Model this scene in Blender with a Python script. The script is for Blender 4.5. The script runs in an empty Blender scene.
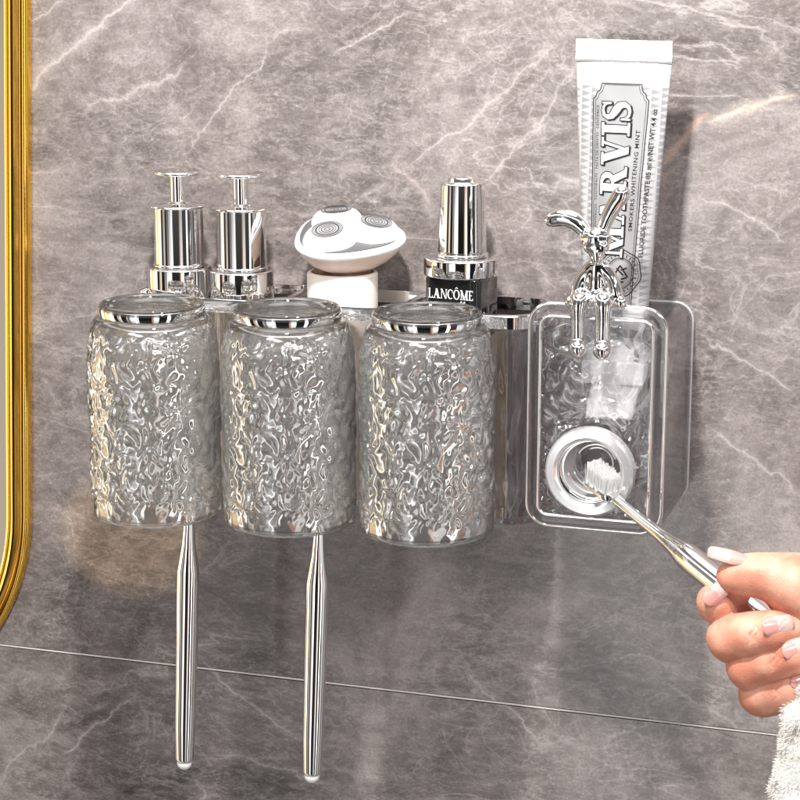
import bpy, bmesh, math, random
import numpy as np
from mathutils import Vector, Matrix, noise
PI = math.pi
sc = bpy.context.scene
C = sc.collection
random.seed(7)

# ------------------------------------------------------------------ camera
TH, AL, DIST, FPX = math.radians(17.5), math.radians(13.0), 1.13, 2000.0
TARGET = Vector((0, -0.09, 0))
CAMP = TARGET + DIST*Vector((math.sin(TH)*math.cos(AL), -math.cos(TH)*math.cos(AL), math.sin(AL)))
FWD = (TARGET-CAMP).normalized()
RIGHT = FWD.cross(Vector((0, 0, 1))).normalized()
UP = RIGHT.cross(FWD).normalized()
cd = bpy.data.cameras.new('camera'); cam = bpy.data.objects.new('camera', cd); C.objects.link(cam)
cam.location = CAMP
cam.rotation_euler = Matrix((RIGHT, UP, -FWD)).transposed().to_euler()
cd.sensor_width = 36; cd.lens = 36*FPX/800; cd.clip_start = .01; cd.clip_end = 100
sc.camera = cam

def P(px, py, y):
    """world point seen at photo pixel (px,py) at wall distance y"""
    d = FWD + RIGHT*((px-400)/FPX) + UP*((400-py)/FPX)
    t = (y-CAMP.y)/d.y
    return CAMP + d*t
def S(px, py, y):
    """metres per pixel there"""
    return (P(px, py, y)-CAMP).dot(FWD)/FPX

# ------------------------------------------------------------------ helpers
def obj(name, bm, mat, parent=None, smooth=True, loc=None, recalc=True):
    if recalc: bmesh.ops.recalc_face_normals(bm, faces=bm.faces)
    me = bpy.data.meshes.new(name); bm.to_mesh(me); bm.free()
    for m in (mat if isinstance(mat, (list, tuple)) else [mat]): me.materials.append(m)
    if smooth:
        for p in me.polygons: p.use_smooth = True
    o = bpy.data.objects.new(name, me); C.objects.link(o)
    if loc: o.location = loc
    if parent: o.parent = parent
    if smooth == 'auto':
        me.set_sharp_from_angle(angle=math.radians(35))
    return o
def thing(name, label, cat, loc=(0, 0, 0), group=None, rz=0):
    o = bpy.data.objects.new(name, None); C.objects.link(o); o.location = loc
    o.empty_display_size = .01; o.rotation_euler = (0, 0, rz)
    o['label'] = label; o['category'] = cat
    if group: o['group'] = group
    return o
def dup(root, loc, label):
    r = root.copy(); C.objects.link(r); r.location = loc; r['label'] = label
    for ch in list(root.children):
        c = ch.copy(); C.objects.link(c); c.parent = r
        for g in ch.children:
            d = g.copy(); C.objects.link(d); d.parent = c
    return r
def rings(bm, rl, cap0=True, cap1=True, closed=False, mi=0):
    vs = [[bm.verts.new(p) for p in r] for r in rl]
    n = len(rl[0]); fs = []
    pairs = list(zip(vs[:-1], vs[1:]))
    if closed: pairs.append((vs[-1], vs[0]))
    for a, b in pairs:
        for i in range(n):
            j = (i+1) % n
            f = bm.faces.new((a[i], a[j], b[j], b[i])); f.material_index = mi; fs.append(f)
    if not closed:
        if cap0: f = bm.faces.new(vs[0]); f.material_index = mi
        if cap1: f = bm.faces.new(vs[-1]); f.material_index = mi
    return fs
def circ(r, z, n=64, c=(0, 0)):
    return [Vector((c[0]+r*math.cos(2*PI*i/n), c[1]+r*math.sin(2*PI*i/n), z)) for i in range(n)]
def lathe(prof, n=72, bm=None, c=(0, 0), closed=False):
    bm = bm or bmesh.new()
    rings(bm, [circ(max(r, 1e-5), z, n, c) for r, z in prof], closed=closed)
    return bm
def soft(prof, b=.0006):
    """round every inner corner of a lathe profile a little"""
    out = [prof[0]]
    for a, p, q in zip(prof[:-2], prof[1:-1], prof[2:]):
        A, Pp, Q = Vector(a), Vector(p), Vector(q)
        la, lq = (A-Pp).length, (Q-Pp).length
        e = min(b, la*.45, lq*.45)
        if e < 1e-6: out.append(p); continue
        p1 = Pp+(A-Pp)/la*e; p2 = Pp+(Q-Pp)/lq*e
        for t in (0, .33, .67, 1):
            out.append(tuple(p1*(1-t)**2+Pp*2*t*(1-t)+p2*t*t))
    out.append(prof[-1]); return out
def rrect(w, d, r, seg=10, sub=0):
    """rounded rectangle outline: list of (x,y,nx,ny)"""
    pts = []
    for cx, cy, a0 in ((w/2-r, d/2-r, 0), (-w/2+r, d/2-r, PI/2), (-w/2+r, -d/2+r, PI), (w/2-r, -d/2+r, 1.5*PI)):
        for i in range(seg+1):
            a = a0+PI/2*i/seg
            pts.append((cx+r*math.cos(a), cy+r*math.sin(a), math.cos(a), math.sin(a)))
    if sub:
        out = []
        for i, p in enumerate(pts):
            q = pts[(i+1) % len(pts)]
            out.append(p); L = math.hypot(q[0]-p[0], q[1]-p[1]); k = int(L/sub)
            for j in range(1, k):
                t = j/k; out.append(tuple(p[m]*(1-t)+q[m]*t for m in range(4)))
        pts = out
    return pts
def tubepath(bm, pts, rads, n=14, cap=True):
    """round tube along points with radii"""
    pts = [Vector(p) for p in pts]; rl = []
    up = None
    for i, p in enumerate(pts):
        t = (pts[min(i+1, len(pts)-1)]-pts[max(i-1, 0)]).normalized()
        if up is None: up = t.orthogonal().normalized()
        up = (up-t*up.dot(t)).normalized(); s = t.cross(up)
        r = rads[i]
        rl.append([p+(up*math.cos(2*PI*k/n)+s*math.sin(2*PI*k/n))*r for k in range(n)])
    rings(bm, rl, cap, cap); return bm
def box(bm, lo, hi, mi=0, bev=0):
    x0, y0, z0 = lo; x1, y1, z1 = hi
    v = [bm.verts.new(p) for p in ((x0,y0,z0),(x1,y0,z0),(x1,y1,z0),(x0,y1,z0),(x0,y0,z1),(x1,y0,z1),(x1,y1,z1),(x0,y1,z1))]
    fs = [bm.faces.new([v[i] for i in f]) for f in ((3,2,1,0),(4,5,6,7),(0,1,5,4),(1,2,6,5),(2,3,7,6),(3,0,4,7))]
    for f in fs: f.material_index = mi
    if bev:
        es = list({e for f in fs for e in f.edges})
        bmesh.ops.bevel(bm, geom=es, offset=bev, segments=3, affect='EDGES', profile=.6)
    return bm
def sdf_mesh(groups, voxel, k=.004, kg=.0006):
    """groups of capsules (p0,r0,p1,r1) blended softly inside a group, crisply between groups"""
    import openvdb as vdb
    allp = [(Vector(c[i]), c[i+1]) for g in groups for c in g for i in (0, 2)]
    lo = np.array([min(p[a]-r for p, r in allp)-.006 for a in range(3)])
    hi = np.array([max(p[a]+r for p, r in allp)+.006 for a in range(3)])
    N = np.ceil((hi-lo)/voxel).astype(int)+1
    g = np.stack(np.meshgrid(*[lo[a]+voxel*np.arange(N[a]) for a in range(3)], indexing='ij'), -1).astype(np.float32)
    def smin(a, b, k):
        h = np.clip(.5+.5*(b-a)/k, 0, 1); return b*(1-h)+a*h-k*h*(1-h)
    tot = None
    for gr in groups:
        D = None
        for p0, r0, p1, r1 in gr:
            a = np.array(p0, dtype=np.float32); ba = np.array(p1, dtype=np.float32)-a
            pa = g-a; h = np.clip((pa@ba)/max(float(ba@ba), 1e-12), 0, 1)
            d = np.linalg.norm(pa-h[..., None]*ba, axis=-1)-(r0+(r1-r0)*h)
            D = d if D is None else smin(D, d, k)
        tot = D if tot is None else smin(tot, D, kg)
    G = vdb.FloatGrid(); G.copyFromArray(tot.astype(np.float32))
    pts, tris, quads = G.convertToPolygons(isovalue=0.0, adaptivity=0.0) if hasattr(G, 'convertToPolygons') else None
    pts = pts*voxel+lo
    bm = bmesh.new(); vs = [bm.verts.new(p) for p in pts.tolist()]
    for f in list(quads.tolist())+list(tris.tolist()):
        try: bm.faces.new([vs[i] for i in f])
        except ValueError: pass
    return bm

# ------------------------------------------------------------------ materials
def mat(name):
    m = bpy.data.materials.new(name); m.use_nodes = True
    nt = m.node_tree; return m, nt, nt.nodes['Principled BSDF']
def N(nt, t, **kw):
    n = nt.nodes.new(t)
    for k, v in kw.items():
        if k in n.inputs.keys() if isinstance(k, str) else False: n.inputs[k].default_value = v
        else: setattr(n, k, v)
    return n
def simple(name, col, rough=.4, metal=0, spec=.5, bump=0, bscale=300, var=0, vscale=60, sss=0, coat=0):
    m, nt, b = mat(name); L = nt.links
    b.inputs['Base Color'].default_value = (*col, 1); b.inputs['Roughness'].default_value = rough
    b.inputs['Metallic'].default_value = metal; b.inputs['Specular IOR Level'].default_value = spec
    b.inputs['Coat Weight'].default_value = coat
    if sss:
        b.inputs['Subsurface Weight'].default_value = sss; b.inputs['Subsurface Radius'].default_value = (1, .35, .2)
        b.inputs['Subsurface Scale'].default_value = .004
    tc = N(nt, 'ShaderNodeTexCoord')
    if bump:
        n = N(nt, 'ShaderNodeTexNoise'); n.inputs['Scale'].default_value = bscale; n.inputs['Detail'].default_value = 4
        L.new(tc.outputs['Object'], n.inputs['Vector'])
        bp = N(nt, 'ShaderNodeBump'); bp.inputs['Strength'].default_value = bump; bp.inputs['Distance'].default_value = .001
        L.new(n.outputs['Fac'], bp.inputs['Height']); L.new(bp.outputs['Normal'], b.inputs['Normal'])
    if var:
        n = N(nt, 'ShaderNodeTexNoise'); n.inputs['Scale'].default_value = vscale; n.inputs['Detail'].default_value = 5
        L.new(tc.outputs['Object'], n.inputs['Vector'])
        mx = N(nt, 'ShaderNodeMix', data_type='RGBA')
        mx.inputs[6].default_value = (*[c*(1-var) for c in col], 1); mx.inputs[7].default_value = (*[min(1, c*(1+var)) for c in col], 1)
        L.new(n.outputs['Fac'], mx.inputs[0]); L.new(mx.outputs[2], b.inputs['Base Color'])
    return m
def glass(name, col, rough=0.0, ior=1.49, bump=0, bscale=220, stretch=(1, 1, 1), milk=0, clear=.35, shine=0):
    """clear: share of light passing straight on (thin walls); shine: mirror share added for stronger reflections"""
    m, nt, b = mat(name); L = nt.links
    out = nt.nodes['Material Output']; tr = N(nt, 'ShaderNodeBsdfTransparent'); tr.inputs[0].default_value = (*[c**.5 for c in col], 1)
    gl = N(nt, 'ShaderNodeBsdfGlossy'); gl.inputs['Roughness'].default_value = .02
    m1 = N(nt, 'ShaderNodeMixShader'); m2 = N(nt, 'ShaderNodeMixShader'); m1.inputs[0].default_value = shine; m2.inputs[0].default_value = clear
    L.new(b.outputs[0], m1.inputs[1]); L.new(gl.outputs[0], m1.inputs[2]); L.new(m1.outputs[0], m2.inputs[1]); L.new(tr.outputs[0], m2.inputs[2]); L.new(m2.outputs[0], out.inputs[0])
    b.inputs['Base Color'].default_value = (*col, 1); b.inputs['Roughness'].default_value = rough
    b.inputs['IOR'].default_value = ior; b.inputs['Transmission Weight'].default_value = 1-milk
    if bump:
        tc = N(nt, 'ShaderNodeTexCoord'); mp = N(nt, 'ShaderNodeMapping'); mp.inputs['Scale'].default_value = stretch
        n = N(nt, 'ShaderNodeTexNoise'); n.inputs['Scale'].default_value = bscale; n.inputs['Detail'].default_value = 3
        n.inputs['Distortion'].default_value = 1.2
        L.new(tc.outputs['Object'], mp.inputs['Vector']); L.new(mp.outputs['Vector'], n.inputs['Vector'])
        bp = N(nt, 'ShaderNodeBump'); bp.inputs['Strength'].default_value = bump; bp.inputs['Distance'].default_value = .002
        L.new(n.outputs['Fac'], bp.inputs['Height']); L.new(bp.outputs['Normal'], b.inputs['Normal']); L.new(bp.outputs['Normal'], gl.inputs['Normal'])
    return m
CHROME = simple('chrome', (.93, .92, .91), .035, 1, bump=.02, bscale=60)
SATIN = simple('satin_chrome', (.9, .9, .91), .22, 1)
GOLD = simple('polished_gold', (1.0, .60, .11), .14, 1, bump=.03, bscale=40)
GLASS = glass('rippled_clear_glass', (.985, .98, .97), ior=1.56, clear=.16, shine=.42, milk=.08)  # mirror and milky shares added to make the cups look brighter lit
GLASS_IN = glass('clear_glass', (.985, .98, .97), ior=1.56, clear=.3, shine=.08)
ACRYL = glass('clear_acrylic', (.95, .95, .96), clear=.5)
ACRYL_R = glass('rippled_clear_acrylic', (.95, .95, .96), clear=.3, shine=.13)
SMOKE = glass('smoky_rippled_acrylic', (.86, .84, .86), clear=.5, shine=.10)
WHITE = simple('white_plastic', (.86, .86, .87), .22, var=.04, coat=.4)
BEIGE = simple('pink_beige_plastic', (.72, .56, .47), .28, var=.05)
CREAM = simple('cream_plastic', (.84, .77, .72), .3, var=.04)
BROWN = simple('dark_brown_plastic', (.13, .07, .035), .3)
BLACK = simple('black_print', (.012, .012, .014), .35)
INK = simple('white_ink', (.85, .85, .85), .5)
BLACKG = simple('black_glass', (.006, .006, .007), .06, coat=1)
BRISTLE = simple('white_bristles', (.9, .9, .9), .5)
MECH = simple('mechanism_highlight_white', (.88, .88, .88), .4, var=.04)

def marble():
    m, nt, b = mat('grey_marble_tile'); L = nt.links
    tc = N(nt, 'ShaderNodeTexCoord')
    def mth(op, a=None, c=None, d=None, clamp=False):
        n = N(nt, 'ShaderNodeMath', operation=op); n.use_clamp = clamp
        for i, v in enumerate((a, c, d)):
            if v is None: continue
            if hasattr(v, 'is_linked'): L.new(v, n.inputs[i])
            else: n.inputs[i].default_value = v
        return n.outputs[0]
    def ns(scale, detail=5, rough=.55, dist=0, vec=None, off=(0, 0, 0), sc_=(1, 1, 1), rot=0):
        mp = N(nt, 'ShaderNodeMapping'); mp.inputs['Location'].default_value = off; mp.inputs['Scale'].default_value = sc_
        mp.inputs['Rotation'].default_value = (0, rot, 0)
        L.new(vec or tc.outputs['Object'], mp.inputs['Vector'])
        n = N(nt, 'ShaderNodeTexNoise'); n.inputs['Scale'].default_value = scale; n.inputs['Detail'].default_value = detail
        n.inputs['Roughness'].default_value = rough; n.inputs['Distortion'].default_value = dist
        L.new(mp.outputs['Vector'], n.inputs['Vector']); return n
    def vein(scale, width, rot, stretch, off, detail=6, dist=.6, rough=.55):
        n = ns(scale, detail, rough, dist, off=off, sc_=(1, 1, stretch), rot=rot)
        a = mth('ABSOLUTE', mth('SUBTRACT', n.outputs['Fac'], .5))
        r = mth('SUBTRACT', 1, mth('DIVIDE', a, width), clamp=True)
        return mth('POWER', r, 1.6)
    def mask(scale, lo, hi, off):
        n = ns(scale, 3, .5, .3, off=off)
        mr = N(nt, 'ShaderNodeMapRange'); mr.inputs[1].default_value = lo; mr.inputs[2].default_value = hi
        mr.interpolation_type = 'SMOOTHSTEP'
        L.new(n.outputs['Fac'], mr.inputs[0]); return mr.outputs[0]
    def mixc(fac, a, c):
        mx = N(nt, 'ShaderNodeMix', data_type='RGBA'); L.new(fac, mx.inputs[0])
        for i, v in ((6, a), (7, c)):
            if isinstance(v, tuple): mx.inputs[i].default_value = (*v, 1)
            else: L.new(v, mx.inputs[i])
        return mx.outputs[2]
    base = ns(6, 10, .72, 1.1)
    cr = N(nt, 'ShaderNodeValToRGB'); L.new(base.outputs['Fac'], cr.inputs[0]); e = cr.color_ramp.elements
    e[0].position = .33; e[0].color = (.070, .058, .055, 1); e[1].position = .69; e[1].color = (.33, .292, .285, 1)
    x = e.new if False else cr.color_ramp.elements.new(.5); x.color = (.172, .149, .143, 1)
    col = cr.outputs[0]
    # short brush-like streaks and cloud
    st = ns(34, 7, .65, 1.4, sc_=(1, 1, 2.6), rot=math.radians(-32), off=(3, 1, 7))
    f = mth('MULTIPLY', mth('SUBTRACT', st.outputs['Fac'], .47, clamp=True), 2.0)
    col = mixc(mth('MULTIPLY', f, .8, clamp=True), col, (.42, .375, .375))
    st2 = ns(120, 6, .7, 1.8, sc_=(1, 1, 2.2), rot=math.radians(-38), off=(1, 4, 2))
    f = mth('MULTIPLY', mth('SUBTRACT', st2.outputs['Fac'], .50, clamp=True), 3.0)
    col = mixc(mth('MULTIPLY', f, .75, clamp=True), col, (.43, .39, .385))
    st3 = ns(70, 7, .7, 1.0, off=(6, 6, 2))
    f = mth('MULTIPLY', mth('SUBTRACT', .48, st3.outputs['Fac'], clamp=True), 3.0)
    col = mixc(mth('MULTIPLY', f, .8, clamp=True), col, (.09, .073, .072))
    bl = ns(15, 6, .6, .6, off=(8, 2, 4))
    f = mth('MULTIPLY', mth('SUBTRACT', .47, bl.outputs['Fac'], clamp=True), 2.2)
    col = mixc(mth('MULTIPLY', f, 1.0, clamp=True), col, (.085, .068, .07))
    # vein networks
    V = ((5.5, .010, -36, 2.2, (1, 5, 2), 8, .5, .42, 4, .45, .62), (11, .013, -30, 2.0, (9, 3, 5), 8, .7, .28, 5, .46, .64),
         (8.5, .009, 50, 2.0, (4, 8, 1), 8, .6, .26, 4, .5, .66), (23, .020, -25, 1.6, (2, 2, 8), 8, .9, .22, 7, .42, .6),
         (42, .028, 20, 1.4, (6, 1, 3), 7, 1.0, .16, 9, .42, .62))
    for s, w, r, stc, off, dt, di, amt, ms, lo, hi in V:
        v = vein(s, w, math.radians(r), stc, off, dt, di)
        mk = mask(ms, lo, hi, (off[2], off[0], off[1]))
        col = mixc(mth('MULTIPLY', mth('MULTIPLY', v, mk), amt), col, (.56, .515, .505))
        h = vein(s, w*5, math.radians(r), stc, off, dt, di)
        col = mixc(mth('MULTIPLY', mth('MULTIPLY', h, mk), amt*.35), col, (.46, .415, .41))
    # individually placed long veins: segment from a to b with a wandering line
    wn = ns(9, 6, .6, .3, off=(2, 7, 7)); wn2 = ns(60, 4, .6, 0, off=(5, 7, 2))
    wob = mth('ADD', mth('MULTIPLY', mth('SUBTRACT', wn.outputs['Fac'], .5), .05), mth('MULTIPLY', mth('SUBTRACT', wn2.outputs['Fac'], .5), .009))
    sep = N(nt, 'ShaderNodeSeparateXYZ'); L.new(tc.outputs['Object'], sep.inputs[0])
    def line(a, b_, w, amt, colr, halo=.25, hcol=(.48, .43, .42)):
        nonlocal col
        A, B = P(*a, 0), P(*b_, 0); dx, dz = B.x-A.x, B.z-A.z; Ln = math.hypot(dx, dz); dx /= Ln; dz /= Ln
        px = mth('SUBTRACT', sep.outputs[0], A.x); pz = mth('SUBTRACT', sep.outputs[2], A.z)
        al = mth('ADD', mth('MULTIPLY', px, dx), mth('MULTIPLY', pz, dz))
        ac = mth('ADD', mth('SUBTRACT', mth('MULTIPLY', pz, dx), mth('MULTIPLY', px, dz)), wob)
        t = mth('DIVIDE', al, Ln)
        win = mth('MULTIPLY', mth('MULTIPLY', t, 6, clamp=True), mth('MULTIPLY', mth('SUBTRACT', 1, t), 6, clamp=True))
        dd = mth('ABSOLUTE', ac)
        fw = mth('MULTIPLY', mth('POWER', mth('SUBTRACT', 1, mth('DIVIDE', dd, w*5), clamp=True), 2), halo)
        col = mixc(mth('MULTIPLY', fw, win), col, hcol)
        fv = mth('SUBTRACT', 1, mth('DIVIDE', dd, w), clamp=True)
        brk = mth('ADD', mth('MULTIPLY', wn2.outputs['Fac'], 1.4), -.1, clamp=True)
        col = mixc(mth('MULTIPLY', mth('MULTIPLY', mth('MULTIPLY', fv, win), brk), amt*.8), col, colr)
    W = (.56, .515, .50)
    line((22, 98), (165, -22), .0019, 1, W, .4)
    line((80, 118), (190, 62), .0012, .8, W)
    line((28, 25), (70, -10), .0010, .7, W)
    line((175, 150), (300, 20), .0008, .6, W, .15)
    line((330, 52), (410, 8), .0009, .75, W)
    line((400, 175), (560, 40), .0011, .7, W)
    line((480, 190), (585, 60), .0009, .6, W)
    line((545, 170), (640, 175), .0030, .5, (.62, .57, .56), .4)
    line((640, 182), (712, 112), .0016, .95, (.50, .20, .10), .55, (.60, .47, .42))
    line((655, 190), (700, 150), .0010, .8, (.42, .22, .10), .2)
    line((705, 128), (800, 95), .0017, .8, (.68, .50, .36), .5, (.62, .53, .48))
    line((690, 195), (790, 250), .0009, .6, W)
    line((700, 330), (800, 395), .0009, .7, W)
    line((705, 420), (800, 500), .0009, .7, W)
    line((200, 655), (300, 745), .0011, .7, W)
    line((470, 665), (540, 745), .0011, .8, W)
    line((60, 760), (140, 690), .0011, .7, W)
    line((0, 785), (70, 715), .0009, .6, W)
    line((215, 750), (330, 790), .0010, .5, W)
    line((660, 680), (760, 740), .0008, .6, W)
    line((385, 170), (440, 200), .0016, .35, (.6, .53, .5), .3, (.5, .42, .4))
    # fine speckle
    sp = ns(600, 4, .7, 0)
    f = mth('MULTIPLY', mth('SUBTRACT', sp.outputs['Fac'], .5), 1.0)
    hs = N(nt, 'ShaderNodeHueSaturation'); L.new(col, hs.inputs['Color']); L.new(mth('ADD', 1, f), hs.inputs['Value'])
    L.new(hs.outputs[0], b.inputs['Base Color'])
    b.inputs['Roughness'].default_value = .10; b.inputs['Specular IOR Level'].default_value = .36
    bn = ns(26, 4, .5, 0)
    bp = N(nt, 'ShaderNodeBump'); bp.inputs['Strength'].default_value = .025; bp.inputs['Distance'].default_value = .002
    L.new(bn.outputs['Fac'], bp.inputs['Height']); L.new(bp.outputs['Normal'], b.inputs['Normal'])
    return m
MARBLE = marble()
GROUT = simple('pale_grout', (.72, .67, .65), .7, bump=.3, bscale=500)

# ------------------------------------------------------------------ the tiled wall
wall = thing('wall', 'glossy grey marble tiled bathroom wall with white veins', 'wall'); wall['kind'] = 'structure'
del wall['category']
g0, g1 = P(0, 645, 0), P(775, 735, 0)
zj = (g0.z+g1.z)/2; slope = (g1.z-g0.z)/(g1.x-g0.x)
def tile(lo, hi, cut_top, cut_bot):
    bm = bmesh.new(); x0, x1 = -1.5, 1.5; y0, y1 = 0.0, .012
    zb = [(lo+slope*x*(1 if cut_bot else 0)) for x in (x0, x1)]; zt = [(hi+slope*x*(1 if cut_top else 0)) for x in (x0, x1)]
    v = [bm.verts.new(p) for p in ((x0,y0,zb[0]),(x1,y0,zb[1]),(x1,y0,zt[1]),(x0,y0,zt[0]),(x0,y1,zb[0]),(x1,y1,zb[1]),(x1,y1,zt[1]),(x0,y1,zt[0]))]
    for f in ((0,1,2,3),(7,6,5,4),(4,5,1,0),(3,2,6,7),(0,3,7,4),(5,6,2,1)): bm.faces.new([v[i] for i in f])
    bmesh.ops.bevel(bm, geom=list(bm.edges), offset=.0005, segments=2, affect='EDGES')
    return obj('tile', bm, MARBLE, wall, smooth=False)
zc = g0.z-slope*g0.x
tile(zc+.0006, .95, False, True); tile(-1.1, zc-.0006, True, False)
bm = bmesh.new(); box(bm, (-1.5, .0005, -1.1), (1.5, .02, .95)); obj('grout', bm, GROUT, wall, smooth=False)

# ------------------------------------------------------------------ gold mirror
mir = thing('wall_mirror', 'large mirror with ridged polished gold frame and rounded corner at the left edge', 'mirror', P(27, 50, 0))
def mirror():
    yf = -.016; s = S(20, 400, yf); o = mir.location
    xr = P(20, 50, yf).x; zb = P(-260, 705, yf).z; R = .155
    w, h = .60, .95; cx = xr-w/2; cz = zb+h/2
    # ridged profile: (inset, y)
    prof = [(0, -.001), (0, -.0045), (.0008, -.0065), (.0025, -.0080), (.0040, -.0085), (.0046, -.0082), (.0052, -.0085), (.0058, -.0105),
            (.0072, -.0130), (.0088, -.0136), (.0102, -.0130), (.0108, -.0112), (.0116, -.0108), (.0122, -.0115), (.0134, -.0120),
            (.0146, -.0115), (.0152, -.009), (.0156, -.0045), (.0156, -.001)]
    prof = [(a*.92, b) for a, b in prof]
    bm = bmesh.new(); base = rrect(w, h, R, 24)
    rl = [[Vector((cx+x-nx*i-o.x, y-o.y, cz+z-nz*i-o.z)) for x, z, nx, nz in base] for i, y in prof]
    rings(bm, rl, closed=True); obj('frame', bm, GOLD, mir, smooth='auto')
    bm = bmesh.new(); gl = rrect(w-.028, h-.028, R-.014, 24)
    rings(bm, [[Vector((cx+x-o.x, y-o.y, cz+z-o.z)) for x, z, _, _ in gl] for y in (-.004, -.0015)])
    obj('mirror_glass', bm, simple('mirror_silver', (.9, .88, .84), .02, 1), mir, smooth=False)
mirror()
mir.rotation_euler.y = math.radians(2.5)

# ------------------------------------------------------------------ ripples
def ripple(p, sc_=1.0, amp=.0007, seed=0):
    q = Vector((p[0]*sc_, p[1]*sc_, p[2]*sc_))+Vector((seed, seed*.7, seed*1.3))
    w = noise.noise_vector(q*90)*.0045
    a = noise.noise((q+w)*150); b = noise.noise((q+w*1.4)*330+Vector((7, 7, 7)))
    return amp*(2.3*a+.42*b)

# ------------------------------------------------------------------ wall rack (three compartments, smoky rippled acrylic)
YF, YB = -.067, -.003
rx1 = P(531, 400, YF).x; rx0 = P(128, 400, YF).x
rzt = P(500, 318, YF).z; rzb = P(510, 526, YF).z
rack = thing('wall_rack', 'smoky clear rack with chrome rim on the marble wall behind the three glass cups', 'bathroom rack', ((rx0+rx1)/2, YB, rzb))
def build_rack():
    o = rack.location; w, d = rx1-rx0, YB-YF; cy = (YF+YB)/2-o.y; H = rzt-rzb; R = .017; th = .0022
    out = rrect(w, d, R, 12, .0011); inn = rrect(w-2*th, d-2*th, R-th, 12, .0011)
    # resample the inner to the outer's count by offsetting along normals
    nz = 90; rl = []
    for k in range(nz+1):
        z = H*.002+(H-.004)*k/nz; r = []
        for x, y, nx, ny in out:
            e = 0
            if 2 < k < nz-2 and y < d*.3: e = ripple((x, y, z*.45), .9, .0008, 3)
            r.append(Vector((x+nx*e, y+cy+ny*e, z)))
        rl.append(r)
    for z in (H-.004, .004):
        rl.append([Vector((x-nx*th, y-ny*th+cy, z)) for x, y, nx, ny in out])
    bm = bmesh.new(); rings(bm, rl); obj('body', bm, SMOKE, rack)
    # chrome rim band
    base = rrect(w+.0022, d+.0022, R+.0008, 14)
    zt = H+.0016; prof = [(0, H-.0062), (0, zt-.0010), (.0006, zt-.0002), (.0014, zt), (.0036, zt), (.0044, zt-.0003), (.0046, zt-.001), (.0046, H-.0062)]
    bm = bmesh.new(); rings(bm, [[Vector((x-nx*i, y-ny*i+cy, z)) for x, y, nx, ny in base] for i, z in prof], closed=True)
    obj('rim', bm, CHROME, rack, smooth='auto')
    for px in (277, 395):
        x = P(px, 312, YF).x-o.x; bm = bmesh.new()
        box(bm, (x-.001, cy-d/2+th+.0008, .0045), (x+.001, cy+d/2-th-.0008, H-.003), bev=.0004); obj('divider', bm, SMOKE, rack)
        bm = bmesh.new(); box(bm, (x-.0022, cy-d/2+.0048, H-.0025), (x+.0022, cy+d/2-.0048, H+.0012), bev=.0006); obj('rim_bar', bm, CHROME, rack)
build_rack()
zfloor = rzb+.0042

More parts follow.
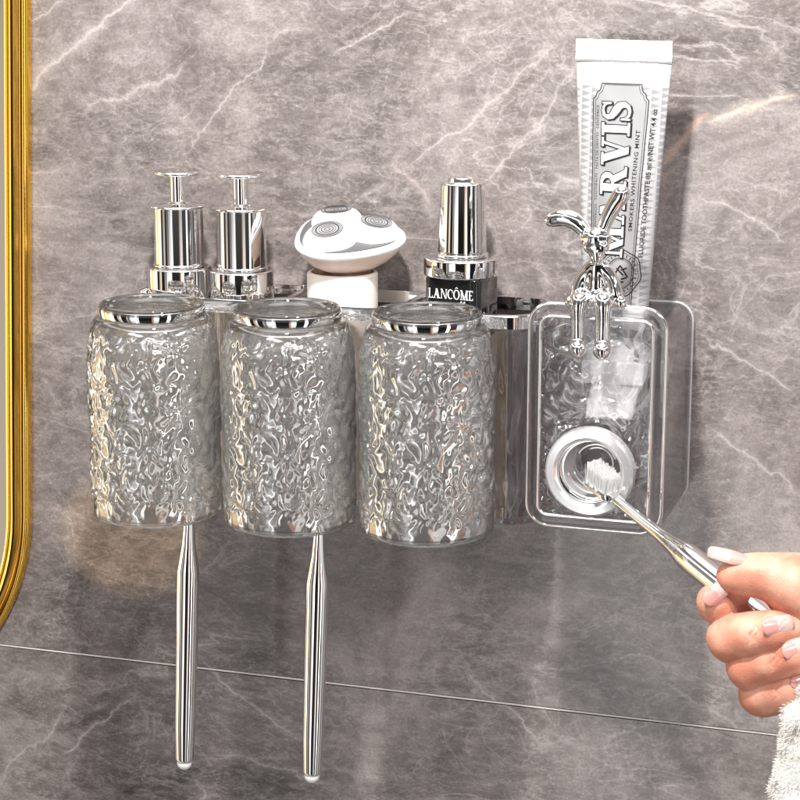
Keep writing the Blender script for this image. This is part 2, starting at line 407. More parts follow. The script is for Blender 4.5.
# ------------------------------------------------------------------ glass cups
YC, RC = -.107, .0378
def make_cup():
    c = Vector((P(154.5, 400, YC).x, YC, 0))
    zb = P(154.5, 531, YC-RC).z; zt = P(153, 312, YC-.0305).z; H = zt-zb
    cup = thing('glass_cup', 'leftmost upturned rippled glass cup, in front of the chrome pumps', 'glass cup', (c.x, YC, zb), 'rippled glass cups hanging on the rack')
    n = 400
    def arc(R, r0, z0, r1, z1, k=12):   # quarter-ellipse shoulder
        return [(r0+(r1-r0)*(1-math.cos(PI/2*i/k)), z0+(z1-z0)*math.sin(PI/2*i/k)) for i in range(1, k+1)]
    th = .0030; bm = bmesh.new()
    ri = RC-th
    inner = [(.0005, H-.0135), (.012, H-.0130), (.0225, H-.0135), (.0265, H-.0165)]
    inner += [(.0265+(ri-.0265)*math.sin(PI/2*i/8), H-.0165-(.026)*(1-math.cos(PI/2*i/8))) for i in range(1, 9)]
    inner += [(ri, H-.0425-(H-.0425-.006)*k/130) for k in range(1, 131)]+[(RC-.0022, .0012)]
    lip = [(RC-.0015, 0), (RC-.0006, .0005), (RC-.0001, .0018)]
    outer = []
    nz = 150; zs = H-.040
    for k in range(1, nz+1): outer.append((RC, .0018+(zs-.0018)*k/nz))
    for i in range(1, 61):
        a = PI/2*i/60; outer.append((.0303+(RC-.0303)*max(0, math.cos(a))**.8, zs+(H-.0078-zs)*math.sin(a)))
    top = [(.0300, H-.0074), (.0300, H-.0022), (.0297, H-.0008), (.0291, H-.0002), (.0282, H-.0006), (.0272, H-.002), (.0262, H-.0042), (.024, H-.0052), (.015, H-.0060), (.006, H-.0052), (.0005, H-.0050)]
    rl = []
    for r, z in inner+lip[:1]:
        f = min(1, max(0, (z-.012)/.006))*min(1, max(0, (H-.034-z)/.006))
        rl.append([Vector((p.x*(1+ripple(p, 1.05, .0007, 11)*f/r), p.y*(1+ripple(p, 1.05, .0007, 11)*f/r), p.z)) for p in circ(r, z, n)] if f > 0 else circ(r, z, n))
    rings(bm, rl, cap1=False)
    nin = len(bm.faces)
    rl = [circ(r, z, n) for r, z in lip]
    for r, z in outer:
        f = min(1, max(0, (z-.004)/.010))*min(1, max(0, (H-.012-z)/.004)); ring = []
        for p in circ(r, z, n):
            e = ripple(p, 1.2, .00055, 0)*f*(1 if r > .034 else max(0, (r-.0303)/.0037))
            if r < RC: pass
            ring.append(Vector((p.x*(1+e/r), p.y*(1+e/r), p.z)))
        rl.append(ring)
    rl += [circ(r, z, n) for r, z in top]
    rings(bm, rl, cap0=False, mi=0)
    bm.faces.ensure_lookup_table()
    for f in list(bm.faces)[:nin]: f.material_index = 1 if f.calc_center_median().z > H-.04 or f.calc_center_median().z < .004 else 0
    for f in bm.faces:
        cc = f.calc_center_median()
        if cc.z < .004 or cc.z > H-.011: f.material_index = 1
    bmesh.ops.remove_doubles(bm, verts=bm.verts, dist=1e-6)
    obj('cup_body', bm, [GLASS, GLASS_IN], cup)
    bm = bmesh.new()
    prof = [(.0301, H-.0074), (.0304, H-.0073), (.0306, H-.0069), (.0306, H-.0027), (.0304, H-.0023), (.0301, H-.0022)]
    rings(bm, [circ(r, z, 96) for r, z in prof], closed=True)
    obj('chrome_ring', bm, CHROME, cup, smooth='auto')
    return cup, zb
cup1, cz = make_cup()
z2 = P(288, 540, YC-RC).z; z3 = P(426, 549.5, YC-RC).z
dup(cup1, (P(288.5, 400, YC).x, YC, z2), 'middle upturned rippled glass cup, in front of the white electric shaver')
dup(cup1, (P(427, 400, YC).x, YC, z3), 'right upturned rippled glass cup, in front of the black serum bottle')

# ------------------------------------------------------------------ chrome pumps
YP = -.036
def make_pump():
    zc_ = P(178.5, 207, YP-.0165).z
    x = P(179, 240, YP).x; s = S(179, 240, YP)
    zb = zfloor
    t = thing('pump_dispenser', 'left chrome press pump with flat disc top, above the leftmost glass cup', 'pump dispenser', (x, YP, zb), 'chrome pumps standing in the rack')
    z_base = P(179, 271, YP-.0178).z-zb; z_cyl = P(179, 208.5, YP-.0165).z-zb; z_disc = P(179, 174.5, YP-.012).z-zb
    rb, rc, rf, rs, rd = 31.8*s, 24.7*s, 29.5*s, 7.6*s, 24.5*s
    obj('base_cup', lathe(soft([(0, 0), (rb, 0), (rb, z_base-.0006), (rb-.0008, z_base), (0, z_base)], .0008)), CHROME, t, smooth='auto')
    obj('pump_barrel', lathe(soft([(0, z_base+.0002), (rc+.0008, z_base+.0002), (rc+.0008, z_base+.0016), (rc, z_base+.002), (rc, z_cyl-.0014), (0, z_cyl-.0014)], .0004)), CHROME, t, smooth='auto')
    obj('collar', lathe(soft([(0, z_cyl-.0013), (rf-.001, z_cyl-.0013), (rf, z_cyl-.0004), (rf-.001, z_cyl+.0004), (rs+.003, z_cyl+.0010), (rs+.0015, z_cyl+.0022), (0, z_cyl+.0024)], .0005)), CHROME, t, smooth='auto')
    obj('stem', lathe([(0, z_cyl+.002), (rs, z_cyl+.002), (rs, z_disc-.0016), (0, z_disc-.0016)], 40), CHROME, t, smooth='auto')
    obj('press_disc', lathe(soft([(0, z_disc-.0020), (rd*.6, z_disc-.0020), (rd-.0006, z_disc-.0012), (rd, z_disc), (rd-.0009, z_disc+.0010), (rd*.75, z_disc+.0006), (0, z_disc+.0002)], .0005)), CHROME, t, smooth='auto')
    return t
pump = make_pump()
dup(pump, (P(241.5, 240, YP).x, YP, zfloor), 'right chrome press pump with flat disc top, between the other pump and the shaver')

# ------------------------------------------------------------------ electric shaver
def shaver():
    y = -.037; x = P(342.5, 280, y).x; s = S(342, 280, y)
    t = thing('electric_shaver', 'white three-headed rotary electric shaver with cream handle standing in the rack', 'electric shaver', (x, y, zfloor))
    zt = P(342, 277, y-.020).z-zfloor; r = 35.5*s
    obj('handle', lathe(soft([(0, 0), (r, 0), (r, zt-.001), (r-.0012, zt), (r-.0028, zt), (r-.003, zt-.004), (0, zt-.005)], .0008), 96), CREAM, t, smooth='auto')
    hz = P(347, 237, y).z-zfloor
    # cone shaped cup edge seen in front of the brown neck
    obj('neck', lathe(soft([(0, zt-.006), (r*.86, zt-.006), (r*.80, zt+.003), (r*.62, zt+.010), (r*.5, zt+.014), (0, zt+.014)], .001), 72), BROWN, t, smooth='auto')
    n = 120; R = 55*s
    head_c = Vector((P(347, 238, y).x-x, 0, hz))
    tilt = Matrix.Rotation(math.radians(4), 4, 'Y') @ Matrix.Rotation(math.radians(14), 4, 'X')
    tilt = Matrix.Translation(head_c) @ tilt
    ph0 = math.radians(-110)
    def lob(f, z):   # three-lobed outline
        o = []
        for i in range(n):
            a = 2*PI*i/n
            rr = R*f*(1+.075*math.cos(3*(a-ph0))*min(1, f*1.1))
            o.append(tilt @ Vector((rr*math.cos(a), rr*math.sin(a), z)))
        return o
    bm = bmesh.new()
    rings(bm, [lob(.22, -.0185), (lob(.38, -.0180)), lob(.56, -.0160), lob(.74, -.0118), lob(.88, -.0065), lob(.965, -.0019)])
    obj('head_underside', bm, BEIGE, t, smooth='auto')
    bm = bmesh.new()
    rings(bm, [lob(.965, -.0020), lob(.99, -.0012), lob(1.0, 0), lob(.985, .0012), lob(.95, .0019), lob(.8, .0022), lob(.3, .0022)])
    hd = obj('head_shell', bm, WHITE, t, smooth='auto')
    bm = bmesh.new(); rings(bm, [lob(.90, .0021), lob(.90, .0027), lob(.86, .0031), lob(.2, .0031)]); obj('seam_plate', bm, simple('grey_seam', (.10, .10, .105), .35), t, smooth='auto')
    ringm = simple('dark_cutter_metal', (.03, .03, .033), .3, .3)
    for k in range(3):
        a = ph0+2*PI*k/3; c = Vector((R*.49*math.cos(a), R*.49*math.sin(a), 0))
        M = tilt @ Matrix.Translation(c) @ Matrix.Rotation(math.radians(9), 4, Vector((-math.sin(a), math.cos(a), 0)))
        q = R*.49
        bm = lathe([(0, .001), (q*.985, .0012), (q*.99, .0030), (q*.96, .0050), (q*.88, .0074), (q*.76, .0094), (q*.62, .0104), (.6*q, .0108), (0, .0108)], 80)
        bm.transform(M); dome = obj('cutter_dome', bm, WHITE, t, smooth='auto')
        bm = bmesh.new(); z = .0109
        for a0, a1 in ((.58, .545), (.51, .485), (.45, .39), (.33, .30), (.24, .20), (.12, .08)):
            rings(bm, [circ(q*a0, z-.0003, 64), circ(q*a0-.0001, z+.0003, 64), circ(max(q*a1, 1e-5)+.0001, z+.0003, 64), circ(max(q*a1, 1e-5), z-.0003, 64)])
        bm.transform(M); obj('cutter_rings', bm, ringm, dome, smooth='auto')
        bm = bmesh.new(); rings(bm, [circ(q*.59, z-.0004, 64), circ(q*.585, z+.00012, 64), circ(.00002, z+.00012, 64)], cap0=False)
        bm.transform(M); obj('cutter_plate', bm, simple('cutter_steel', (.42, .42, .43), .3, .3), dome, smooth='auto')
    # swoosh seam in grey between the domes
    return t
shaver()

# ------------------------------------------------------------------ serif letters (strips of quads)
def letter(ch):
    """returns (width, strips); a strip is a list of (left,right) point pairs; cap height 1"""
    T, t_, sv = .26, .085, .075
    def ln(a, b, w, vertical_caps=False):
        a, b = Vector(a), Vector(b); d = (b-a).normalized(); nn = Vector((-d.y, d.x))*w/2
        return [(a+nn, a-nn), (b+nn, b-nn)]
    def hb(x0, x1, y, h=sv): return [(Vector((x0, y+h)), Vector((x0, y))), (Vector((x1, y+h)), Vector((x1, y)))]
    def dg(x0, x1, w, y0=0, y1=1):   # sheared stroke with flat ends
        return [(Vector((x0, y0)), Vector((x0+w, y0))), (Vector((x1, y1)), Vector((x1+w, y1)))]
    def curve(pts, ws):
        pts = [Vector(p) for p in pts]; out = []
        for i in range(len(pts)):
            d = (pts[min(i+1, len(pts)-1)]-pts[max(i-1, 0)]).normalized(); nn = Vector((-d.y, d.x))*ws[i]/2
            out.append((pts[i]+nn, pts[i]-nn))
        return out
    def ell(cx, cy, rx, ry, a0, a1, wf, k=22):
        pts, ws = [], []
        for i in range(k+1):
            a = math.radians(a0+(a1-a0)*i/k); pts.append((cx+rx*math.cos(a), cy+ry*math.sin(a))); ws.append(wf(a))
        return curve(pts, ws)
    if ch == 'M': return 1.12, [hb(0, .30, 0), hb(.72, 1.12, 0), hb(0, .2, 1-sv), hb(.92, 1.12, 1-sv), dg(.11, .11, t_), dg(.80, .80, T*.85), dg(.46, .07, T*.8), dg(.50, .86, t_)]
    if ch == 'A': return 1.0, [hb(0, .32, 0), hb(.55, 1.0, 0), dg(.12, .44, t_), dg(.64, .34, T), hb(.26, .70, .30, t_)]
    if ch == 'R': return .98, [hb(0, .48, 0), hb(.0, .3, 1-sv), dg(.12, .12, T), ell(.42, .74, .27, .215, 90, -90, lambda a: t_+(.20-t_)*max(0, math.cos(a))), hb(.3, .44, 1-t_, t_), hb(.3, .46, .48, t_), dg(.68, .42, T, 0, .5), hb(.66, 1.0, 0)]
    if ch == 'V': return .98, [hb(0, .44, 1-sv), hb(.66, .98, 1-sv), dg(.42, .08, T), dg(.50, .78, t_)]
    if ch == 'I': return .46, [hb(0, .46, 0), hb(0, .46, 1-sv), dg(.11, .11, .25)]
    if ch == 'S':
        pts = [(.62, .70), (.60, .85), (.50, .945), (.34, .965), (.18, .92), (.12, .80), (.15, .67), (.28, .57), (.42, .48), (.55, .38), (.58, .22), (.50, .09), (.34, .035), (.18, .06), (.08, .16), (.05, .32)]
        ws = [.05, .06, .07, .08, .11, .16, .2, .24, .26, .24, .19, .13, .09, .08, .07, .05]
        return .68, [curve(pts, ws), dg(.60, .60, .055, .68, .99), dg(.02, .02, .055, .01, .33)]
    if ch == 'L': return .62, [hb(0, .6, 0), hb(0, .3, 1-.05, .05), dg(.09, .09, .14), dg(.56, .56, .05, 0, .25)]
    if ch == 'N': return .9, [hb(0, .22, 0, .05), hb(.0, .2, .95, .05), hb(.7, .92, .95, .05), dg(.09, .09, .07), dg(.76, .76, .07), dg(.66, .09, .15)]
    if ch == 'C': return .78, [ell(.44, .5, .36, .47, 50, 310, lambda a: .06+.11*max(0, -math.cos(a))), dg(.68, .68, .05, .62, .92)]
    if ch == 'O': return .9, [ell(.44, .5, .37, .47, 0, 360, lambda a: .06+.10*abs(math.cos(a)), 36)]
    if ch == '^': return .9, [ln((.28, 1.12), (.44, 1.28), .07), ln((.44, 1.28), (.60, 1.12), .07)]
    if ch == 'E': return .66, [hb(0, .60, 0, .06), hb(0, .58, .94, .06), hb(.1, .46, .48, .06), dg(.09, .09, .14), dg(.56, .56, .05, 0, .22), dg(.54, .54, .05, .8, 1)]
    return .4, []
def word(txt, gap=.06, thin=1):
    out, x = [], 0
    for ch in txt:
        w, st = letter(ch)
        if ch == '^':
            for s_ in st: out.append([(a+Vector((x-.9-gap, 0)), b+Vector((x-.9-gap, 0))) for a, b in s_])
            continue
        for s_ in st: out.append([(a+Vector((x, 0)), b+Vector((x, 0))) for a, b in s_])
        x += w+gap
    return x-gap, out
def strips_bm(bm, strips, fn, lift0=0., grow=0., shift=(0, 0), mi=0, sub=6):
    """fn(x,y,lift)->world; every strip lies a hair above the one before"""
    for si, st in enumerate(strips):
        pts = []
        for i, (a, b) in enumerate(st):
            a, b = Vector(a), Vector(b)
            if grow:
                w = (a-b); wn_ = w.normalized() if w.length else Vector((1, 0)); a = a+wn_*grow; b = b-wn_*grow
                if i == 0 or i == len(st)-1:
                    o = st[1] if i == 0 else st[-2]
                    d = ((Vector(st[i][0])+Vector(st[i][1]))/2-(Vector(o[0])+Vector(o[1]))/2).normalized()
                    a = a+d*grow; b = b+d*grow
            pts.append((a, b))
        # subdivide lengthwise
        fine = []
        for (a, b), (c, d) in zip(pts[:-1], pts[1:]):
            k = max(1, int(((a+b)/2-(c+d)/2).length*sub))
            for j in range(k): fine.append((a.lerp(c, j/k), b.lerp(d, j/k)))
        fine.append(pts[-1])
        lift = lift0+si*.0000035
        nw = 4
        rows = [[bm.verts.new(fn(*(a.lerp(b, q/nw)+Vector(shift)), lift)) for q in range(nw+1)] for a, b in fine]
        for r0, r1 in zip(rows[:-1], rows[1:]):
            for q in range(nw):
                f = bm.faces.new((r0[q], r0[q+1], r1[q+1], r1[q])); f.material_index = mi
def text_bm(bm, txt, fn, size, lift=0, mi=0, spacing=1.0, cuts=0, off=0):
    """built-in sans font turned to mesh; fn(x,y,lift)"""
    cu = bpy.data.curves.new('t', 'FONT'); cu.body = txt; cu.size = size; cu.space_character = spacing; cu.resolution_u = 2; cu.offset = off
    o = bpy.data.objects.new('t', cu); C.objects.link(o)
    bpy.context.view_layer.update()
    me = o.evaluated_get(bpy.context.evaluated_depsgraph_get()).to_mesh()
    b2 = bmesh.new(); b2.from_mesh(me)
    xs = [v.co.x for v in b2.verts]; W = max(xs)
    vm = {v: bm.verts.new(fn(v.co.x, v.co.y, lift)) for v in b2.verts}
    for f in b2.faces:
        nf = bm.faces.new([vm[v] for v in f.verts]); nf.material_index = mi
    b2.free(); bpy.data.objects.remove(o); bpy.data.curves.remove(cu)
    return W

# ------------------------------------------------------------------ serum bottle
def serum():
    y = -.038; x = P(462, 270, y).x; s = S(462, 270, y)
    t = thing('serum_bottle', 'black glass serum bottle with tapered chrome cap and white lettering', 'cosmetic bottle', (x, y, zfloor))
    zs = P(462, 280, y-.02).z-zfloor; zc1 = P(462, 262, y-.021).z-zfloor; zk = P(462, 256, y-.014).z-zfloor; zt = P(462, 184, y-.0125).z-zfloor
    rot = math.radians(-7); hw = 29.5*s
    M = Matrix.Rotation(rot, 4, 'Z')
    base = rrect(2*hw, 2*hw, .0055, 12)
    pr = [(.001, 0), (0, .001), (0, zs-.0012), (.0004, zs-.0004), (.0012, zs)]
    bm = bmesh.new(); rings(bm, [[M @ Vector((px-nx*i, py-ny*i, z)) for px, py, nx, ny in base] for i, z in pr])
    body = obj('bottle_body', bm, BLACKG, t, smooth='auto')
    rcol = 38.3*s
    obj('shoulder_collar', lathe(soft([(0, zs+.0001), (rcol, zs+.0001), (rcol, zc1-.0008), (rcol-.0009, zc1), (0, zc1+.0002)], .0006), 96), CHROME, t, smooth='auto')
    obj('cap', lathe(soft([(0, zc1), (26.5*s, zc1+.0003), (26.5*s, zc1+.0018), (24*s, zc1+.0024), (24*s, zk), (24.4*s, zk+.001), (22.4*s, zt-.0012), (21.2*s, zt-.0002), (16*s, zt), (15.5*s, zt+.0005), (13.5*s, zt+.0024), (8*s, zt+.0036), (0, zt+.004)], .0005), 96), CHROME, t, smooth='auto')
    # lettering on the front face
    w, st = word('LANCO^ME', .07)
    H = 9.6*s; k = (2*hw-.0062)/w; z0 = P(449, 299, y-hw).z-zfloor
    def fn(px, py, lift): return M @ Vector((-hw+.0034+px*k, -hw-.00006-lift, z0+py*H))
    bm = bmesh.new(); strips_bm(bm, st, fn)
    # small rose mark under the letters
    for cx_, cy_, r in ((4.55, -.62, .2), (4.95, -.55, .22), (4.7, -.30, .15), (5.15, -.3, .13), (4.9, -.9, .15), (4.3, -.42, .12)):
        pts = [(Vector((cx_+r*math.cos(a)*.9, cy_+r*math.sin(a))), Vector((cx_+r*.45*math.cos(a)*.9, cy_+r*.45*math.sin(a)))) for a in [2*PI*i/10 for i in range(10)]]
        strips_bm(bm, [pts], fn, .00003)
    obj('lettering', bm, INK, body, smooth=False, recalc=False)
serum()

# ------------------------------------------------------------------ toothpaste dispenser (clear, with round port)
YD = -.091
disp = thing('toothpaste_dispenser', 'clear acrylic toothpaste dispenser with rippled front and round silver port, right of the cups', 'toothpaste dispenser', (P(594, 500, YD).x, -.002, P(594, 531, YD).z))
dcx, dcz = P(594.5, 419, YD).x, P(594.5, 419.5, YD).z
ds = S(594, 420, YD); DW = 134*ds/math.cos(math.radians(12)); DH = 222*ds/math.cos(math.radians(14)); 
DC = (dcx, dcz)
def build_disp():
    o = disp.location
    def T(x, y, z): return Vector((dcx+x-o.x, y-o.y, dcz+z-o.z))
    base = rrect(DW, DH, .0125, 14, .003)
    bz = .0056
    prof = [(.0002, YD+.006), (0, YD+.001), (.0004, YD-.0012), (.0014, YD-.0024), (.0030, YD-.0028), (.0044, YD-.0021), (.0052, YD-.0006), (.0058, YD+.002), (.0058, YD+.006)]
    bm = bmesh.new(); rings(bm, [[T(x-nx*i, y, z-nz*i) for x, z, nx, nz in base] for i, y in prof], closed=True)
    obj('bezel', bm, ACRYL, disp, smooth='auto')
    bm = bmesh.new()
    wire = [(.00035, YD+.0042), (-.0010, YD+.0038), (-.0014, YD+.0024), (-.0010, YD+.0010), (.00035, YD+.0006)]
    rings(bm, [[T(x-nx*i, y, z-nz*i) for x, z, nx, nz in base] for i, y in wire], closed=True)
    for e0 in (.0064,):
        wire = [(e0+.0011*math.cos(a), YD-.0004+.0011*math.sin(a)) for a in [2*PI*i/8 for i in range(8)]]
        rings(bm, [[T(x-nx*i, y, z-nz*i) for x, z, nx, nz in base] for i, y in wire], closed=True)
    obj('bezel_highlight', bm, CHROME, disp)  # chrome wires added to stand in for bright highlights on the clear bezel
    # rippled window plate with hole for the port
    pc = P(590.5, 471, YD); hx, hz = pc.x-dcx, pc.z-dcz; hr = 32*ds
    W2, H2 = DW/2-.0062, DH/2-.0062; st = .0005
    nx_, nz_ = int(2*W2/st), int(2*H2/st); bm = bmesh.new(); F, B = {}, {}
    def inside(i, j):
        x = -W2+(i+.5)*2*W2/nx_; z = -H2+(j+.5)*2*H2/nz_
        if (x-hx)**2+(z-hz)**2 < hr**2: return False
        ax, az = abs(x)-(W2-.007), abs(z)-(H2-.007)
        return not (ax > 0 and az > 0 and ax*ax+az*az > .007**2)
    def V(D, i, j, front):
        if (i, j) not in D:
            x = -W2+i*2*W2/nx_; z = -H2+j*2*H2/nz_
            e = 0
            if front:
                e = ripple((x, 0, z), .8, .0016, 5)
            D[(i, j)] = bm.verts.new(T(x, YD+(.0030-max(-.0024, min(.0024, e)) if front else .0062), z))
        return D[(i, j)]
    keep = {(i, j) for i in range(nx_) for j in range(nz_) if inside(i, j)}
    for i, j in keep:
        bm.faces.new((V(F, i, j, 1), V(F, i+1, j, 1), V(F, i+1, j+1, 1), V(F, i, j+1, 1)))
        bm.faces.new((V(B, i, j+1, 0), V(B, i+1, j+1, 0), V(B, i+1, j, 0), V(B, i, j, 0)))
        for (di, dj), (a, b) in (((-1, 0), ((0, 0), (0, 1))), ((1, 0), ((1, 1), (1, 0))), ((0, -1), ((1, 0), (0, 0))), ((0, 1), ((0, 1), (1, 1)))):
            if (i+di, j+dj) not in keep:
                p, q = (i+a[0], j+a[1]), (i+b[0], j+b[1])
                bm.faces.new((V(F, *p, 1), V(F, *q, 1), V(B, *q, 0), V(B, *p, 0)))
    obj('front_panel', bm, ACRYL_R, disp)
    # housing: clear box behind the panel, rear on the wall
    ztop = P(690, 303, -.002).z; zbot = P(690, 500, -.002).z; xr = P(690, 400, -.002).x; xl = dcx-DW/2+.004
    w, h = xr-xl, ztop-zbot; cx, cz_ = (xr+xl)/2-dcx, (ztop+zbot)/2-dcz
    b2 = rrect(w, h, .010, 12); th = .0018
    rl = [[T(cx+x, y, cz_+z) for x, z, a, b in b2] for y in (YD+.0065, -.05, -.0015)]
    rl += [[T(cx+x-a*th, y, cz_+z-b*th) for x, z, a, b in b2] for y in (-.0035, -.05, YD+.0065)]
    bm = bmesh.new(); 
    vs_ = rings(bm, rl, cap0=False, cap1=False)
    # close the back: outer ring 2 and inner ring 3 belong to one slab
    bm.free(); bm = bmesh.new()
    rings(bm, [rl[3], rl[4], rl[5], rl[0], rl[1], rl[2]])
    hs = obj('housing', bm, ACRYL, disp, smooth='auto')
    bm = bmesh.new()
    bq = rrect(w, h, .010, 12)
    rings(bm, [[T(cx+x+a*i, y, cz_+z+b*i) for x, z, a, b in bq] for i, y in ((.0001, -.0046), (.0009, -.0042), (.0011, -.003), (.0009, -.0018), (.0001, -.0014))], closed=True)
    obj('back_flange', bm, glass('pale_flange', (.97, .97, .98), milk=.35), disp)
    bm = bmesh.new()
    for zp, zq in ((372, 4), (407, 4)):
        zz = P(676, zp, -.03).z-dcz
        box(bm, (cx+w/2-.024-o.x+dcx, YD+.02-o.y, dcz+zz-.0008-o.z), (cx+w/2-th-.0004-o.x+dcx, -.006-o.y, dcz+zz+.0008-o.z))
    obj('inner_shelf', bm, ACRYL, disp, smooth=False)
    # port ring
    R = 45.5*ds; n = 96
    prof = [(R, .0030), (R+.0004, .0), (R-.0003, -.0042), (R-.0014, -.0052), (R-.005, -.0056), (R*.76, -.0050), (R*.72, -.0040), (R*.70, -.001), (R*.66, .006), (R*.60, .014), (R*.56, .022), (R*.53, .022), (R*.60, .008), (R*.64, .0030)]
    bm = bmesh.new()
    rings(bm, [[T(hx+r*math.cos(2*PI*i/n), YD+y, hz+r*math.sin(2*PI*i/n)) for i in range(n)] for r, y in prof], closed=True)
    obj('port_ring', bm, SATINW, disp, smooth='auto')
    bm = bmesh.new()
    rings(bm, [[T(hx+r*math.cos(2*PI*i/n), YD+y, hz+r*math.sin(2*PI*i/n)) for i in range(n)] for r, y in ((R*.71, -.0012), (R*.672, .0056), (R*.640, .0085), (R*.632, .0080), (R*.66, .0050), (R*.70, -.0022))], closed=True)
    obj('port_lip', bm, CHROME, disp)
    bm = bmesh.new()
    rings(bm, [[T(hx+r*math.cos(2*PI*i/n), YD+y, hz+r*math.sin(2*PI*i/n)) for i in range(n)] for r, y in ((R*.52, .0225), (R*.54, .030), (R*.5, .034), (.0001, .034))], cap0=False)
    obj('port_cup', bm, glass('smoky_port', (.45, .44, .45)), disp)
    bm = bmesh.new()
    for rr, yy, a0, a1 in ((.46, .015, 20, 150), (.36, .018, -20, 120), (.50, .012, 200, 330)):
        pts = [T(hx+R*rr*math.cos(math.radians(a)), YD+yy, hz+R*rr*math.sin(math.radians(a))) for a in np.linspace(a0, a1, 20)]
        tubepath(bm, pts, [.0006]*20, 8)
    obj('port_guard', bm, CHROME, disp)
    # white squeezing mechanism behind the window, plus a white block for a highlight
    bm = bmesh.new()
    def bxp(x0, y0, x1, y1, ya, yb, bev=.0012):
        a, b = P(x0, y1, YD), P(x1, y0, YD)
        b_ = bmesh.new(); box(b_, (a.x-o.x, ya-o.y, a.z-o.z), (b.x-o.x, yb-o.y, b.z-o.z), bev=bev)
        me = bpy.data.meshes.new('q'); b_.to_mesh(me); b_.free(); bm.from_mesh(me); bpy.data.meshes.remove(me)
    bxp(583, 350, 634, 366, YD+.0075, YD+.024); bxp(578, 366.5, 641, 385, YD+.0068, YD+.028); bxp(586, 385.5, 636, 405, YD+.0085, YD+.026); bxp(583, 405.5, 632, 421, YD+.0075, YD+.024)
    bxp(619, 313, 641, 333, YD+.0075, YD+.020)  # added white block standing in for a bright highlight
    obj('squeezer_and_highlight', bm, MECH, disp, smooth='auto')
    return hx+dcx, hz+dcz, R
SATINW = simple('pale_silver_port', (.92, .92, .93), .16, .75)
hx, hz, PR = build_disp()

